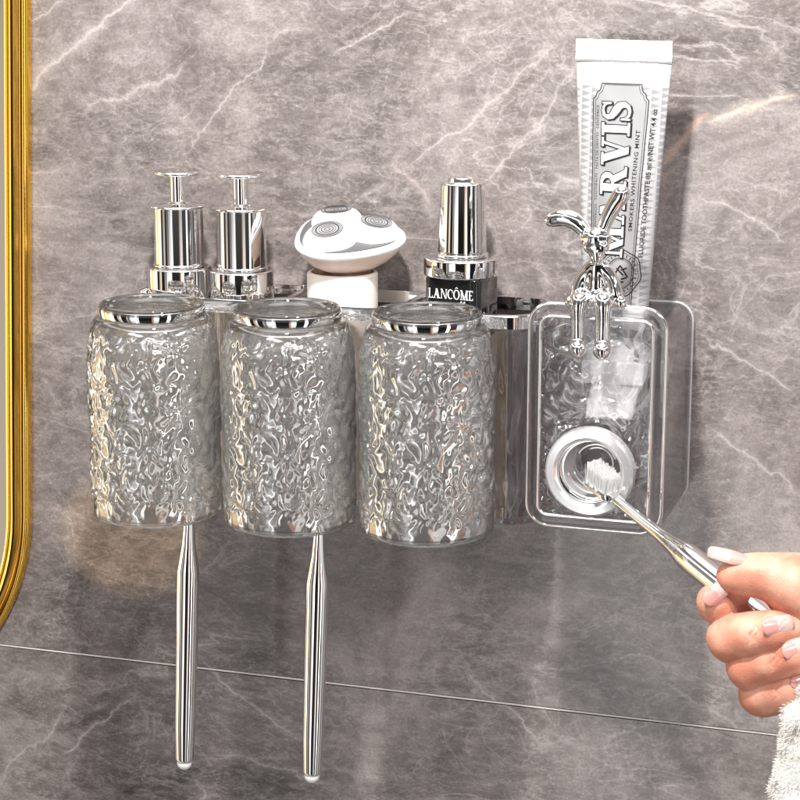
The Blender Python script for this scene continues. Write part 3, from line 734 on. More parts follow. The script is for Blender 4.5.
# ------------------------------------------------------------------ toothpaste tube
def tube():
    y0 = -.044
    A = P(623.8, 60, y0); B = P(614, 345, y0); s = S(620, 200, y0)
    o = A.copy(); o = Vector((B.x, y0, B.z-.012))
    t = thing('toothpaste_tube', 'silver-white toothpaste tube standing crimp-up in the clear dispenser', 'toothpaste tube', o)
    axis = (B-A); L = axis.length; ax = axis.normalized()
    sd = Vector((math.cos(math.radians(-3)), math.sin(math.radians(-3)), 0)); sd = (sd-ax*sd.dot(ax)).normalized()
    fr = sd.cross(ax).normalized()
    if fr.y > 0: fr = -fr
    def hw(q): return (48.3-17.5*q**1.05)*s
    def ht(q): return .0007+.0125*(1-(1-min(1, q))**1.6)
    def surf(u, q, lift=0):
        c = A+axis*q; v = math.sqrt(max(0, 1-u*u))
        v = v**.85
        # faint dents of a squeezed tube
        dent = (.0007*math.sin(q*17+u*2.2)+.0004*math.sin(q*41-u*5))*v*min(1, q*4)*(1-q)
        return c+sd*(hw(q)*u)+fr*(ht(q)*v+dent+lift)-o
    # materials
    m, nt, b = mat('tube_print'); Ln = nt.links
    uv = N(nt, 'ShaderNodeUVMap'); uv.uv_map = 'UVMap'; sp = N(nt, 'ShaderNodeSeparateXYZ'); Ln.new(uv.outputs[0], sp.inputs[0])
    def mth(op, a, c=None):
        n = N(nt, 'ShaderNodeMath', operation=op)
        for i, v in enumerate((a, c)):
            if v is None: continue
            if hasattr(v, 'is_linked'): Ln.new(v, n.inputs[i])
            else: n.inputs[i].default_value = v
        return n.outputs[0]
    fv = mth('FRACT', mth('MULTIPLY', sp.outputs[0], 9.5)); rowi = mth('FLOOR', mth('MULTIPLY', sp.outputs[0], 9.5))
    fu = mth('FRACT', mth('ADD', mth('MULTIPLY', sp.outputs[1], 43.0), mth('MULTIPLY', rowi, .5)))
    tri = mth('GREATER_THAN', mth('SUBTRACT', .9, fv), mth('MULTIPLY', mth('ABSOLUTE', mth('SUBTRACT', fu, .5)), 2.1))
    tri = mth('MULTIPLY', tri, mth('GREATER_THAN', sp.outputs[1], .09))
    mx = N(nt, 'ShaderNodeMix', data_type='RGBA'); Ln.new(tri, mx.inputs[0]); mx.inputs[6].default_value = (.47, .47, .48, 1); mx.inputs[7].default_value = (.30, .30, .31, 1)
    Ln.new(mx.outputs[2], b.inputs['Base Color']); b.inputs['Metallic'].default_value = .25; b.inputs['Roughness'].default_value = .3
    plaque = simple('silver_plaque', (.42, .42, .435), .28, .45)
    SILV = simple('tube_crimp', (.48, .48, .49), .3, .3, bump=.6, bscale=900)
    nu, nq = 40, 60
    bm = bmesh.new(); uvl = bm.loops.layers.uv.new('UVMap')
    grid = {}
    def full(k, q):    # k around full ellipse
        a = 2*PI*k/(2*nu); u = math.cos(a)
        if k <= nu: return surf(u, q)
        f = surf(u, q); c = A+axis*q-o; d = f-c
        return c+sd*(d.dot(sd))-fr*(abs(d.dot(fr)))
    for j in range(nq+1):
        for k in range(2*nu): grid[(k, j)] = bm.verts.new(full(k, j/nq))
    for j in range(nq):
        for k in range(2*nu):
            k2 = (k+1) % (2*nu)
            f = bm.faces.new((grid[(k, j)], grid[(k2, j)], grid[(k2, j+1)], grid[(k, j+1)]))
            for lp, (kk, jj) in zip(f.loops, ((k, j), (k+1, j), (k+1, j+1), (k, j+1))):
                uu = math.cos(2*PI*kk/(2*nu)); uu = uu if kk <= nu else 2-uu
                lp[uvl].uv = (uu*.5*(1-.25*jj/nq)+2, jj/nq)
    bm.faces.new([grid[(k, 0)] for k in range(2*nu)]); 
    # shoulder, neck and cap end
    last = [grid[(k, nq)].co.copy() for k in range(2*nu)]; c = B-o
    body = obj('tube_body', bm, m, t, recalc=True)
    bm = bmesh.new(); rings(bm, [last, [c+ax*.004+(p-c)*.75 for p in last], [c+ax*.006+(p-c)*.5 for p in last], [c+ax*.014+(p-c)*.48 for p in last]])
    obj('cap', bm, WHITE, t, smooth='auto')
    # crimp
    bm = bmesh.new(); hw0 = hw(0)+.0002
    def cp(u, v, d): return A+sd*(hw0*u)-ax*v+fr*d-o
    ch = 19.5*s
    rl = []
    for v, d in ((-.0012, .0011), (0, .0016), (.0008, .0014), (.0010, .0011), (ch-.0008, .0011), (ch, .0007), (ch, -.0007), (ch-.0008, -.0011), (0, -.0012), (-.0012, -.0011)):
        rl.append([cp(-1+2*i/30, v, d+(.0002*math.sin(i*.9) if v > .0009 else 0)) for i in range(31)])
    vs = [[bm.verts.new(p) for p in r] for r in rl]
    for a, b_ in zip(vs, vs[1:]+vs[:1]):
        for i in range(30): bm.faces.new((a[i], a[i+1], b_[i+1], b_[i]))
    bm.faces.new([r[0] for r in vs]); bm.faces.new([r[-1] for r in vs])
    obj('crimp', bm, SILV, t, smooth='auto')
    # map: photo pixel rows to q
    def qy(py): return (py-60)/285.0
    U = .60
    # plaque with notched corners: outline polygon in (u,q), filled as a grid strip
    def outline(e):
        u0, q0, q1 = U-e, qy(83)+e*.085, qy(330)
        nu_, nqq = .17, .052
        pts = [(-u0, q1), (-u0, q0+nqq)]
        for i in range(1, 7): a = PI/2*i/7; pts.append((-u0+nu_*.42*math.sin(a)+0, q0+nqq-nqq*.45*(1-math.cos(a))))
        pts.append((-u0+nu_*.55, q0+nqq*.55))
        for i in range(1, 7): a = PI/2*i/7; pts.append((-u0+nu_*.55+nu_*.45*math.sin(a)*1, q0+nqq*.55-nqq*.55*(1-math.cos(a))))
        pts.append((-u0+nu_, q0))
        return pts+[(-u, q) for u, q in reversed(pts)]
    ol = outline(0)
    bm = bmesh.new()
    ql = sorted({round(q, 5) for u, q in ol}|{ol[0][1]*i/50 for i in range(51) if ol[0][1]*i/50 > max(q for u, q in ol[1:3])})
    left = [p for p in ol[:len(ol)//2]]
    def left_u(q):
        best = None
        for (u0, q0), (u1, q1) in zip(left[:-1], left[1:]):
            if min(q0, q1)-1e-6 <= q <= max(q0, q1)+1e-6 and abs(q1-q0) > 1e-9: 
                best = u0+(u1-u0)*(q-q0)/(q1-q0); break
        return best if best is not None else left[-1][0]
    prev = None
    for q in ql:
        lu = left_u(q); row = [bm.verts.new(surf(lu*(1-2*i/16), q, .00008)) for i in range(17)]
        if prev:
            for i in range(16): bm.faces.new((prev[i], prev[i+1], row[i+1], row[i]))
        prev = row
    obj('plaque', bm, plaque, body, recalc=False)
    bm = bmesh.new()
    def stroke(pts, wd, lift):
        """pts (u,q); wd in metres"""
        P3 = []
        fine = []
        for a, b_ in zip(pts[:-1], pts[1:]):
            k = max(1, int(math.hypot((a[0]-b_[0])*.25, a[1]-b_[1])/.02))
            for j in range(k): fine.append((a[0]+(b_[0]-a[0])*j/k, a[1]+(b_[1]-a[1])*j/k))
        fine.append(pts[-1]); rows = []
        for i, (u, q) in enumerate(fine):
            a = fine[max(0, i-1)]; c_ = fine[min(len(fine)-1, i+1)]
            pa, pc_ = surf(*a, lift), surf(*c_, lift); d = (pc_-pa).normalized(); n_ = d.cross(fr).normalized()*wd/2; p = surf(u, q, lift)
            rows.append((bm.verts.new(p+n_), bm.verts.new(p-n_)))
        for r0, r1 in zip(rows[:-1], rows[1:]): bm.faces.new((r0[0], r0[1], r1[1], r1[0]))
    stroke(outline(-.005), .00055, .00016); stroke(outline(.045), .00028, .00016)
    # big serif word reading upwards; fn: x along tube (up), y to the left
    w, st = word('MARVIS', .075)
    def wfn(px, py, lift):
        q = qy(252)-(qy(252)-qy(100))*px/w
        u = .235-.635*py+.03*(1-px/w)
        return surf(u, q, .00016+lift)
    strips_bm(bm, st, wfn, 0, .035, (-.035, -.05)); strips_bm(bm, st, wfn, .00004, .040)
    # rounded small print
    def small(txt, q0, q1, u, size_u, lift=.00018, off=.0, sp_=1.0):
        W = text_bm(bmesh.new(), txt, lambda x, y, l: Vector((x, y, 0)), 1, spacing=sp_)
        def f(x, y, l): return surf(u-size_u*y, q0+(q1-q0)*x/W, l)
        text_bm(bm, txt, f, 1, lift, spacing=sp_, off=off)
    small('SMOKERS WHITENING MINT', qy(226), qy(127), .475, .135, off=.012, sp_=1.15)
    small('FLUORIDE TOOTHPASTE 85 ml ℮/NET WT 4.4 oz', qy(252), qy(106), .80, .16, off=.012)
    small('DENTIFRICIO · TOOTHPASTE · PASTA DE DIENTES · DENTIFRICE', qy(226), qy(104), -.47, .085)
    # round seal
    uc, qc = .24, qy(268)
    def ring(r, wd, wav=0, k=40, lift=.00020):
        stroke([(uc+(r+wav*math.sin(i*7*2*PI/k))/1.0*math.cos(2*PI*i/k), qc+(r+wav*math.sin(i*7*2*PI/k))*.235*math.sin(2*PI*i/k)*.62) for i in range(k+1)], wd, lift)
    ring(.56, .0006, .02); ring(.50, .00025, .02, lift=.00021); ring(.37, .0005, lift=.00022); ring(.33, .00018, lift=.00023)
    for i in range(26):
        a = 2*PI*i/26; r0, r1 = .405, .465
        stroke([(uc+r*math.cos(a), qc+r*.146*math.sin(a)) for r in (r0, r1)], .0005, .00024)
    for (a, b_) in (((-.22, .02), (.0, -.028)), ((.0, -.028), (.22, .012)), ((-.16, .026), (.12, .03)), ((.22, .012), (.04, .02)), ((-.2, -.005), (-.05, .02)), ((.02, -.012), (.18, -.02)), ((-.1, -.018), (.1, .006))):
        stroke([(uc+a[0], qc+a[1]), (uc+b_[0], qc+b_[1])], .0009, .00025)
    stroke([(.0, qy(300)), (.2, qy(296)), (.35, qy(305)), (.2, qy(312)), (.3, qy(322))], .0007, .0002)
    ob = obj('print', bm, BLACK, body, smooth=False, recalc=False)
    bm = bmesh.new(); strips_bm(bm, st, wfn, .00009, 0); obj('print_fill', bm, INK, body, smooth=False, recalc=False)
tube()

# ------------------------------------------------------------------ chrome rabbit on the dispenser's edge
def rabbit():
    yf = YD-.001
    def q(px, py, dy=0): return P(px, py, yf+dy)
    s = S(595, 300, yf)
    def cap(a, ra, b, rb): return (q(*a), ra*s*1.33, q(*b), rb*s*1.33)
    body = [cap((596, 262, 0), 5.5, (596, 281, .002), 8.5), cap((596, 281, .002), 8.5, (595, 296, .004), 11)]
    head = [cap((596, 240, -.002), 9.5, (597, 258, -.005), 5.0), cap((588, 239, -.002), 6, (604, 239, -.002), 6), cap((590, 247, -.005), 5, (603, 247, -.005), 5)]
    def chain(pts):
        # smooth Catmull-Rom path through the joints
        p = [np.array(x, float) for x in [pts[0]]+list(pts)+[pts[-1]]]; o = []
        for i in range(1, len(p)-2):
            for j in range(5):
                t = j/5; o.append(.5*((2*p[i])+(-p[i-1]+p[i+1])*t+(2*p[i-1]-5*p[i]+4*p[i+1]-p[i+2])*t*t+(-p[i-1]+3*p[i]-3*p[i+1]+p[i+2])*t**3))
        o.append(p[-2])
        return [cap(tuple(a[:3]), a[3], tuple(b[:3]), b[3]) for a, b in zip(o[:-1], o[1:])]
    earl = chain([(588, 238, 0, 4.5), (581, 227, 0, 5.0), (572, 220, 0, 5.8), (561, 217.5, 0, 6), (551, 220, 0, 5)])
    earr = chain([(602, 237, 0, 4.0), (605, 224, 0, 4.6), (611, 211, 0, 5.2), (617, 201, 0, 5.6), (622, 194, 0, 6.2)])
    arml = chain([(591, 266, 0, 4.5), (583, 277, .001, 4.5), (578, 290, 0, 4.8), (576, 299, 0, 4.2), (571, 303, -.001, 4.6)])
    armr = chain([(602, 266, 0, 4.5), (610, 276, .001, 4.5), (615, 290, 0, 5), (617, 299, 0, 4.2), (621, 303, -.001, 4.6)])
    legl = chain([(588, 298, .002, 7), (579, 302, -.006, 6.5), (578, 322, -.006, 5), (578, 344, -.006, 5.4), (577, 349, -.010, 6.2)])
    legr = chain([(600, 298, .002, 7), (603, 303, -.006, 6.8), (603, 324, -.006, 5.3), (602.5, 346, -.006, 5.6), (602, 351, -.010, 6.5)])
    bm = sdf_mesh([body, head, earl, earr, arml, armr, legl, legr], .0004, .0012, .0012)
    for _ in range(8): bmesh.ops.smooth_vert(bm, verts=bm.verts, factor=.5, use_axis_x=True, use_axis_y=True, use_axis_z=True)
    b = q(596, 300)
    bm.transform(Matrix.Translation(-b))
    o = obj('rabbit_figurine', bm, simple('polished_chrome', (.93, .92, .91), .03, 1), None, loc=b)
    o['label'] = 'small shiny chrome rabbit figurine sitting on the edge of the clear dispenser, legs dangling'; o['category'] = 'figurine'
    # face details
    fm = bmesh.new()
    for px, py in ((592, 243), (602, 243)):
        c = q(px, py, -.0078)-b
        bmesh.ops.create_uvsphere(fm, u_segments=12, v_segments=8, radius=.0009, matrix=Matrix.Translation(c))
    c = q(597, 252, -.0092)-b
    bmesh.ops.create_uvsphere(fm, u_segments=12, v_segments=8, radius=.0008, matrix=Matrix.Translation(c))
    obj('face_beads', fm, CHROME, o)
rabbit()

# ------------------------------------------------------------------ toothbrushes
def brush_profile():   # (distance from tail, radius) of the handle, metres
    return [(0, .0035), (.0006, .0044), (.002, .0049), (.02, .0053), (.06, .0056), (.098, .0058), (.106, .0057), (.112, .0050), (.120, .0037), (.130, .0029), (.150, .0026), (.165, .0026), (.170, .0030)]
def bristles(bm, M, L=.024, W=.0105, H=.0105, seed=1):
    rnd = random.Random(seed); nx, ny = 12, 6
    for i in range(nx):
        for j in range(ny):
            cx = -L/2+L*(i+.5)/nx; cy = -W/2+W*(j+.5)/ny
            if abs(cx) > L*.42 and abs(cy) > W*.36: continue
            for k in range(12):
                a = rnd.random()*2*PI; rr = .00075*math.sqrt(rnd.random())
                x, y = cx+rr*math.cos(a), cy+rr*math.sin(a); h = H*(1+.06*math.sin(i*2.1))+rnd.uniform(-.0005, .0004)
                lx, ly = x*1.07+rnd.uniform(-.0005, .0005), y*1.07+rnd.uniform(-.0005, .0005)
                tri = [Vector((x+.00017*math.cos(b), y+.00017*math.sin(b), 0)) for b in (0, 2.1, 4.2)]
                top = [Vector((lx+.00012*math.cos(b), ly+.00012*math.sin(b), h)) for b in (0, 2.1, 4.2)]
                rings(bm, [[M @ p for p in tri], [M @ p for p in top]])
def make_brush(name, tail, neck, facing, label, group=None, scale=1.0, rs=1.0, hl=.026):
    """tail and neck are world points (end of handle, start of the head); facing = bristle direction"""
    t = thing(name, label, 'toothbrush', tail, group)
    d = (neck-tail); Ln = d.length; d.normalize()
    prof = brush_profile(); k = Ln/.170
    bm = bmesh.new(); tubepath(bm, [d*(a*k) for a, r in prof], [r*rs*(1 if a < .11 else .95) for a, r in prof], 28)
    obj('handle', bm, CHROME, t, smooth=True)
    bm = bmesh.new(); bmesh.ops.create_uvsphere(bm, u_segments=24, v_segments=12, radius=.0040*rs)
    bm.transform(Matrix.Translation(-d*.0008)); obj('end_cap', bm, WHITE, t)
    f = (facing-d*facing.dot(d)).normalized(); s_ = f.cross(d).normalized()
    M = Matrix((d, s_, f)).transposed().to_4x4(); c = neck-tail+d*(hl/2)
    M.translation = c
    bm = bmesh.new(); b = rrect(hl+.003, .0125, .006, 10)
    rings(bm, [[M @ Vector((x-nx*i, y-ny*i, z)) for x, y, nx, ny in b] for i, z in ((.0012, -.0022), (.0002, -.0014), (0, -.0004), (.0004, .0012), (.0012, .0018))])
    hd = obj('head', bm, CHROME if rs > 0 else WHITE, t, smooth='auto')
    bm = bmesh.new(); bristles(bm, M @ Matrix.Translation((0, 0, .0016)), hl-.002); obj('bristles', bm, BRISTLE, hd, smooth=False)
    return t
YB_ = -.083
for (tx, ty), (nx, ny), lb in (((184.5, 761), (190.5, 452), 'chrome toothbrush hanging under the leftmost glass cup'),
                               ((312, 774), (321, 462), 'chrome toothbrush hanging under the middle glass cup')):
    a, b = P(tx, ty, YB_), P(nx, ny, YB_)
    make_brush('toothbrush', a, b, Vector((.15, -1, 0)), lb, 'chrome toothbrushes hanging below the cups', rs=1.18)
hn = P(613, 497, -.103); ht_ = P(775, 627, -.178)
dh = (hn-ht_).normalized(); ht_ = hn-dh*.165
make_brush('toothbrush', ht_, hn, (CAMP-hn).normalized()*.85+UP*.75+RIGHT*.35, 'chrome toothbrush with white bristles, held in the hand with its head at the round port', hl=.0215, rs=1.25)

# ------------------------------------------------------------------ hand
def hand():
    Y0 = -.178
    s = S(760, 620, Y0)
    def q(px, py, dy=0): return P(px, py, Y0+dy)
    def chain(pts): return [(q(a[0], a[1], a[2]), a[3]*s, q(b[0], b[1], b[2]), b[3]*s) for a, b in zip(pts[:-1], pts[1:])]
    thumb = chain([(730, 577, -.010, 13.0), (740, 575, -.011, 16.5), (757, 575, -.012, 18.5), (775, 577, -.010, 20), (795, 585, -.006, 30), (830, 600, .0, 42)])
    palm = chain([(830, 600, .004, 42), (850, 650, .012, 48), (905, 720, .02, 46)])
    palm += chain([(792, 600, -.002, 20), (812, 640, .006, 28)])
    # curled fingers: knuckle at the left, fingertip comes back to the right in front
    index = chain([(714, 600, -.008, 14.5), (716, 604, -.006, 16.5), (724, 606, .004, 17), (748, 606, .016, 17.5), (785, 600, .022, 19), (830, 600, .02, 22)])
    mid = chain([(790, 629, -.017, 13.5), (772, 631, -.019, 17.5), (752, 634, -.016, 19.5), (731, 638, -.010, 21.5), (733, 640, .006, 21.5), (790, 640, .018, 22)])
    ring = chain([(806, 651, -.017, 14), (792, 654, -.019, 17.5), (772, 660, -.016, 19.5), (751, 666, -.010, 21.8), (753, 668, .006, 21.5), (800, 665, .018, 22)])
    pink = chain([(806, 684, -.014, 14), (792, 686, -.015, 16.5), (776, 690, -.012, 18.0), (761, 694, -.007, 19.5), (763, 695, .008, 19.5), (810, 690, .018, 20)])
    bm = sdf_mesh([thumb+palm, index, mid, ring, pink], .00065, .0065, .0004)
    bmesh.ops.smooth_vert(bm, verts=bm.verts, factor=.5, use_axis_x=True, use_axis_y=True, use_axis_z=True)
    # shallow wrinkles across the joints
    for (jx, jy, dx, dy, wdt) in ((752, 634, -.28, .96, 2.0), (757, 633, -.2, .98, 1.4), (774, 660, -.3, .95, 2.0), (779, 659, -.2, .98, 1.4), (778, 690, -.25, .96, 1.8)):
        for v in bm.verts:
            p = v.co; d = p-CAMP; z = d.dot(FWD); px = 400+d.dot(RIGHT)/z*FPX; py = 400-d.dot(UP)/z*FPX
            if abs(px-jx) < 14 and abs(py-jy) < 17 and p.y < Y0+.002:
                across = (px-jx)*dy-(py-jy)*dx+1.1*math.sin(py*.55+jx); along = (px-jx)*dx+(py-jy)*dy
                e = math.exp(-(across/wdt)**2)*math.exp(-(along/9)**2)
                v.co += (FWD)*.0009*e
    b = q(800, 640)
    bm.transform(Matrix.Translation(-b))
    m, nt, bs = mat('skin'); L = nt.links
    tc = N(nt, 'ShaderNodeTexCoord'); n = N(nt, 'ShaderNodeTexNoise'); n.inputs['Scale'].default_value = 55; n.inputs['Detail'].default_value = 5
    L.new(tc.outputs['Object'], n.inputs['Vector']); cr = N(nt, 'ShaderNodeValToRGB'); L.new(n.outputs['Fac'], cr.inputs[0])
    cr.color_ramp.elements[0].position = .40; cr.color_ramp.elements[0].color = (.55, .215, .145, 1)
    cr.color_ramp.elements[1].position = .62; cr.color_ramp.elements[1].color = (.70, .37, .27, 1); L.new(cr.outputs[0], bs.inputs['Base Color'])
    bs.inputs['Subsurface Weight'].default_value = .35; bs.inputs['Subsurface Radius'].default_value = (1, .3, .15); bs.inputs['Subsurface Scale'].default_value = .006
    bs.inputs['Roughness'].default_value = .42
    v = N(nt, 'ShaderNodeTexVoronoi'); v.inputs['Scale'].default_value = 1400; L.new(tc.outputs['Object'], v.inputs['Vector'])
    n2 = N(nt, 'ShaderNodeTexNoise'); n2.inputs['Scale'].default_value = 380; n2.inputs['Detail'].default_value = 6; L.new(tc.outputs['Object'], n2.inputs['Vector'])
    ad = N(nt, 'ShaderNodeMath', operation='ADD'); L.new(v.outputs['Distance'], ad.inputs[0]); L.new(n2.outputs['Fac'], ad.inputs[1])
    bp = N(nt, 'ShaderNodeBump'); bp.inputs['Strength'].default_value = .22; bp.inputs['Distance'].default_value = .0006
    L.new(ad.outputs[0], bp.inputs['Height']); L.new(bp.outputs['Normal'], bs.inputs['Normal'])
    o = obj('person', bm, m, None, loc=b)
    o['label'] = 'hand with long pale nails in a white fluffy sleeve, holding a chrome toothbrush'; o['category'] = 'person'
    # nails: curved plates
    bed = simple('nail_bed', (.58, .27, .245), .2, sss=.3, coat=.5); tip = simple('frosted_nail_tip', (.50, .34, .31), .32, bump=.5, bscale=500, var=.2, vscale=350, coat=.3)
    def nail(px, py, dy, ang, Lp, Wp, face, split=.5, curl=.6):
        """centre pixel, depth offset, direction of the tip in the photo (deg, up positive), facing vector"""
        c = q(px, py, dy)-b; t_ = (RIGHT*math.cos(math.radians(ang))+UP*math.sin(math.radians(ang)))
        nrm = face.normalized(); t_ = (t_-nrm*t_.dot(nrm)).normalized(); sd = nrm.cross(t_).normalized()
        Ln, Wd = Lp*s, Wp*s; nu, nv = 16, 14; bm2 = bmesh.new(); rows = []
        for side in (0, 1):
            rr = []
            for i in range(nu+1):
                a = -1+2*i/nu; row = []
                # outline: rounded cuticle, squared tip
                wf = (1-max(0, -a-.35)**2/.42*.75) if a < 0 else 1-.10*max(0, a)**3
                wf = math.sqrt(max(.03, 1-((-a-.2)/.82)**2)) if a < -.2 else 1-.14*max(0, a)**2
                for j in range(nv+1):
                    bb = -1+2*j/nv; th = bb*.95
                    R_ = Wd/2/math.sin(.95)
                    p = c+t_*(a*Ln/2+.06*Ln*(1-bb*bb)*(1 if a > .9 else 0))+sd*(R_*math.sin(th)*wf)+nrm*(R_*(math.cos(th*wf)-1)*.85-curl*.0012*a*a-(.0006 if side else 0))
                    row.append(bm2.verts.new(p))
                rr.append(row)
            rows.append(rr)
        for side in (0, 1):
            for i in range(nu):
                for j in range(nv):
                    f = bm2.faces.new((rows[side][i][j], rows[side][i+1][j], rows[side][i+1][j+1], rows[side][i][j+1]))
                    f.material_index = 1 if (i+.5)/nu > split+.05*math.cos((j-nv/2)*.35) else 0
        for i in range(nu):
            for j in (0, nv): bm2.faces.new((rows[0][i][j], rows[0][i+1][j], rows[1][i+1][j], rows[1][i][j])).material_index = 1 if (i+.5)/nu > split else 0
        for j in range(nv):
            for i in (0, nu): bm2.faces.new((rows[0][i][j], rows[0][i][j+1], rows[1][i][j+1], rows[1][i][j])).material_index = 1 if i else 0
        obj('nail', bm2, [bed, tip], o)
    V = -FWD
    nail(778, 626, -.0277, 8, 31, 21, V*1+UP*.12+RIGHT*.15, .46)
    nail(797, 649, -.0275, 18, 29, 20, V*1+UP*.15+RIGHT*.10, .46)
    nail(716, 594, -.0170, 42, 29, 18, V*1+UP*.05-RIGHT*.10, .5)
    nail(729, 554, -.0165, 152, 38, 17, UP*.8+V*.9-RIGHT*.1, .42)
    nail(804, 681, -.0225, 14, 26, 17, V*1+UP*.1+RIGHT*.1, .46)
    # fluffy sleeve
    sl = [[(q(846, 728, -.015), 62*s, q(850, 800, -.012), 72*s), (q(850, 800, -.012), 72*s, q(872, 950, -.0), 90*s), (q(850, 700, .0), 50*s, q(905, 700, .01), 70*s)]]
    bm = sdf_mesh(sl, .0016, .01)
    for v in bm.verts:
        v.co += v.co.normalized()*0+Vector((noise.noise(v.co*90), noise.noise(v.co*90+Vector((9, 0, 0))), noise.noise(v.co*90+Vector((0, 9, 0)))))*.0035
    bmesh.ops.recalc_face_normals(bm, faces=bm.faces); bm.normal_update()
    rnd = random.Random(3); vv = [v for v in bm.verts]; tufts = []
    for v in vv:
        d = v.co-CAMP; z = d.dot(FWD); px = 400+d.dot(RIGHT)/z*FPX
        if px > 812 or v.normal.dot(FWD) > .5: continue
        for k in range(7): tufts.append((v.co+Vector((rnd.uniform(-1, 1), rnd.uniform(-1, 1), rnd.uniform(-1, 1)))*.0008, v.normal.copy()))
    for p, n_ in tufts:
        a = Vector((rnd.gauss(0, 1), rnd.gauss(0, 1), rnd.gauss(0, 1)-.5)).normalized()
        l1 = rnd.uniform(.0006, .0014); sdv = n_.cross(a).normalized()*.00016
        p1 = p+n_*l1*.6+a*l1*.35; p2 = p1+n_*l1*.3+a*l1*.8
        v0, v1, v2, v3, v4 = (bm.verts.new(x) for x in (p-sdv, p+sdv, p1+sdv, p1-sdv, p2))
        bm.faces.new((v0, v1, v2, v3)); bm.faces.new((v3, v2, v4))
    bm.transform(Matrix.Translation(-b))
    fl = simple('white_fleece', (.76, .74, .72), .9, spec=.1, sss=.0, bump=.4, bscale=300)
    obj('sleeve', bm, fl, o, smooth=True, recalc=False)
hand()

# ------------------------------------------------------------------ light
w = bpy.data.worlds.new('World'); sc.world = w; w.use_nodes = True; nt = w.node_tree; L = nt.links
bg = nt.nodes['Background']; tc = N(nt, 'ShaderNodeTexCoord'); sp = N(nt, 'ShaderNodeSeparateXYZ'); L.new(tc.outputs['Generated'], sp.inputs[0])
def wm(op, a, c=None, clamp=False):
    n = N(nt, 'ShaderNodeMath', operation=op); n.use_clamp = clamp
    for i, v in enumerate((a, c)):
        if v is None: continue
        if hasattr(v, 'is_linked'): L.new(v, n.inputs[i])
        else: n.inputs[i].default_value = v
    return n.outputs[0]
az = wm('ADD', wm('DIVIDE', wm('ARCTAN2', sp.outputs[0], wm('MULTIPLY', sp.outputs[1], -1)), 2*PI), .5)
cr = N(nt, 'ShaderNodeValToRGB'); L.new(az, cr.inputs[0]); R = cr.color_ramp  # made-up light and dark bands for chrome and tile to reflect
bands = [(.20, (.42, .30, .16)), (.285, (1, .95, .85)), (.302, (.30, .27, .22)), (.318, (.004, .004, .004)), (.347, (.17, .12, .08)), (.360, (.25, .25, .24)), (.372, (.004, .004, .004)), (.408, (.13, .11, .09)), (.4212, (.02, .02, .02)), (.426, (.36, .28, .19)), (.4285, (.16, .16, .17)), (.434, (.30, .30, .30)),
         (.464, (1, 1, .98)), (.474, (.30, .30, .30)), (.486, (.003, .003, .003)), (.565, (.16, .08, .05)), (.576, (.34, .33, .32)), (.606, (.003, .003, .003)), (.657, (1, .96, .90)), (.677, (.012, .011, .011)), (.72, (.22, .22, .22)), (.80, (.08, .08, .08))]
els = []
for i, (p, c) in enumerate(bands):
    els.append((p, c))
R.interpolation = 'CONSTANT'
while len(R.elements) > 1: R.elements.remove(R.elements[0])
R.elements[0].position = els[0][0]; R.elements[0].color = (*els[0][1], 1)
for p, c in els[1:]: R.elements.new(p).color = (*c, 1)
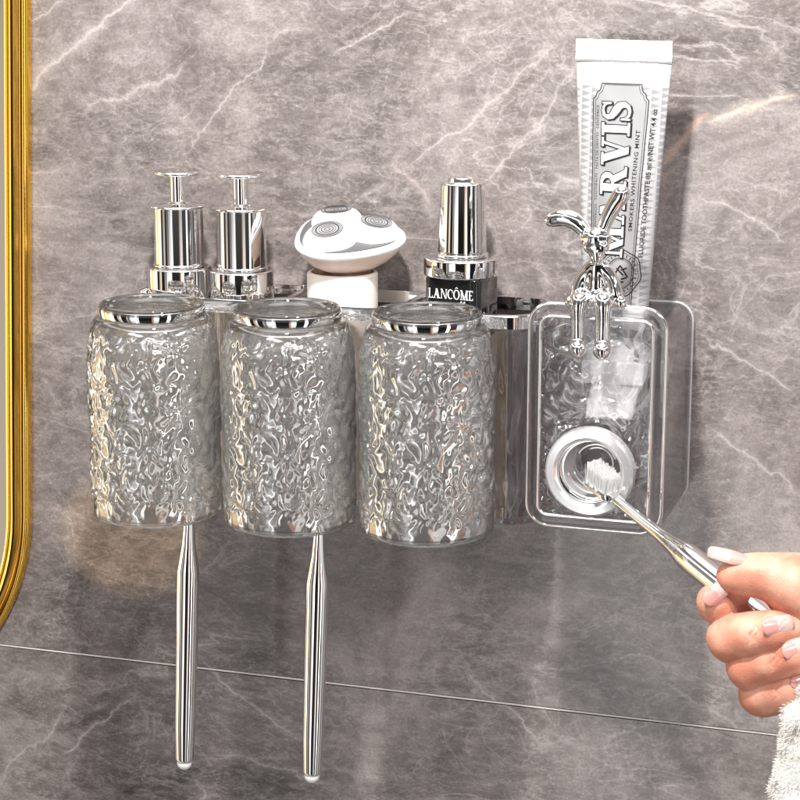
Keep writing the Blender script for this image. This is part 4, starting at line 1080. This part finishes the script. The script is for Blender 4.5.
# elevation: floor dim, ceiling dark with bright rings added to whiten the glass
def ramp(v, stops, interp='LINEAR'):
    r = N(nt, 'ShaderNodeValToRGB'); L.new(v, r.inputs[0]); r.color_ramp.interpolation = interp
    e = r.color_ramp.elements; e[0].position = stops[0][0]; e[0].color = (*[stops[0][1]]*3, 1); e[1].position = stops[-1][0]; e[1].color = (*[stops[-1][1]]*3, 1)
    for p, c in stops[1:-1]: e.new(p).color = (c, c, c, 1)
    return r.outputs[0]
el = wm('ADD', wm('MULTIPLY', sp.outputs[2], .5), .5)
fband = ramp(el, [(.0, .3), (.27, .65), (.35, 1), (.47, 1), (.54, .25), (.75, .08), (1, 0)])
ccol = ramp(el, [(0, .008), (.2, .012), (.70, .03), (.765, .04), (.775, 1), (.825, 1), (.835, .04), (.93, .04), (.94, .7), (1, .7)])
mx = N(nt, 'ShaderNodeMix', data_type='RGBA'); L.new(fband, mx.inputs[0]); L.new(ccol, mx.inputs[6]); L.new(cr.outputs[0], mx.inputs[7])
L.new(mx.outputs[2], bg.inputs['Color']); bg.inputs['Strength'].default_value = 3.9

def area(name, loc, target, size, power, col=(1, .97, .93), shape='DISK'):
    l = bpy.data.lights.new(name, 'AREA'); l.shape = shape; l.size = size; l.energy = power; l.color = col
    o = bpy.data.objects.new(name, l); C.objects.link(o); o.location = loc
    o.rotation_euler = (Vector(target)-Vector(loc)).to_track_quat('-Z', 'Y').to_euler(); return o
area('key_lamp', (.08, -.52, .64), (0, 0, .02), .055, 12)
area('side_lamp', (.55, -.75, .45), (0, 0, 0), .08, 3)

# added spot lamp standing in for the gold frame's bounce under the left cup
sl = bpy.data.lights.new('added_glint_spot', 'SPOT'); sl.energy = 8; sl.color = (1, .72, .38); sl.spot_size = math.radians(9); sl.spot_blend = .12; sl.shadow_soft_size = .008
so = bpy.data.objects.new('added_glint_spot', sl); C.objects.link(so); so.location = (-.52, -.42, -.12)
so.rotation_euler = (P(125, 535, 0)-so.location).to_track_quat('-Z', 'Y').to_euler()

# ------------------------------------------------------------------ render settings
sc.render.engine = 'CYCLES'; cy = sc.cycles
cy.use_denoising = True; cy.max_bounces = 13; cy.transmission_bounces = 12; cy.glossy_bounces = 8; cy.diffuse_bounces = 4; cy.transparent_max_bounces = 16
cy.caustics_refractive = True; cy.caustics_reflective = True; cy.sample_clamp_indirect = 8; cy.blur_glossy = .3
cy.use_adaptive_sampling = False
vs = sc.view_settings; vs.view_transform = 'Standard'; vs.look = 'None'; vs.exposure = 0; vs.gamma = 1
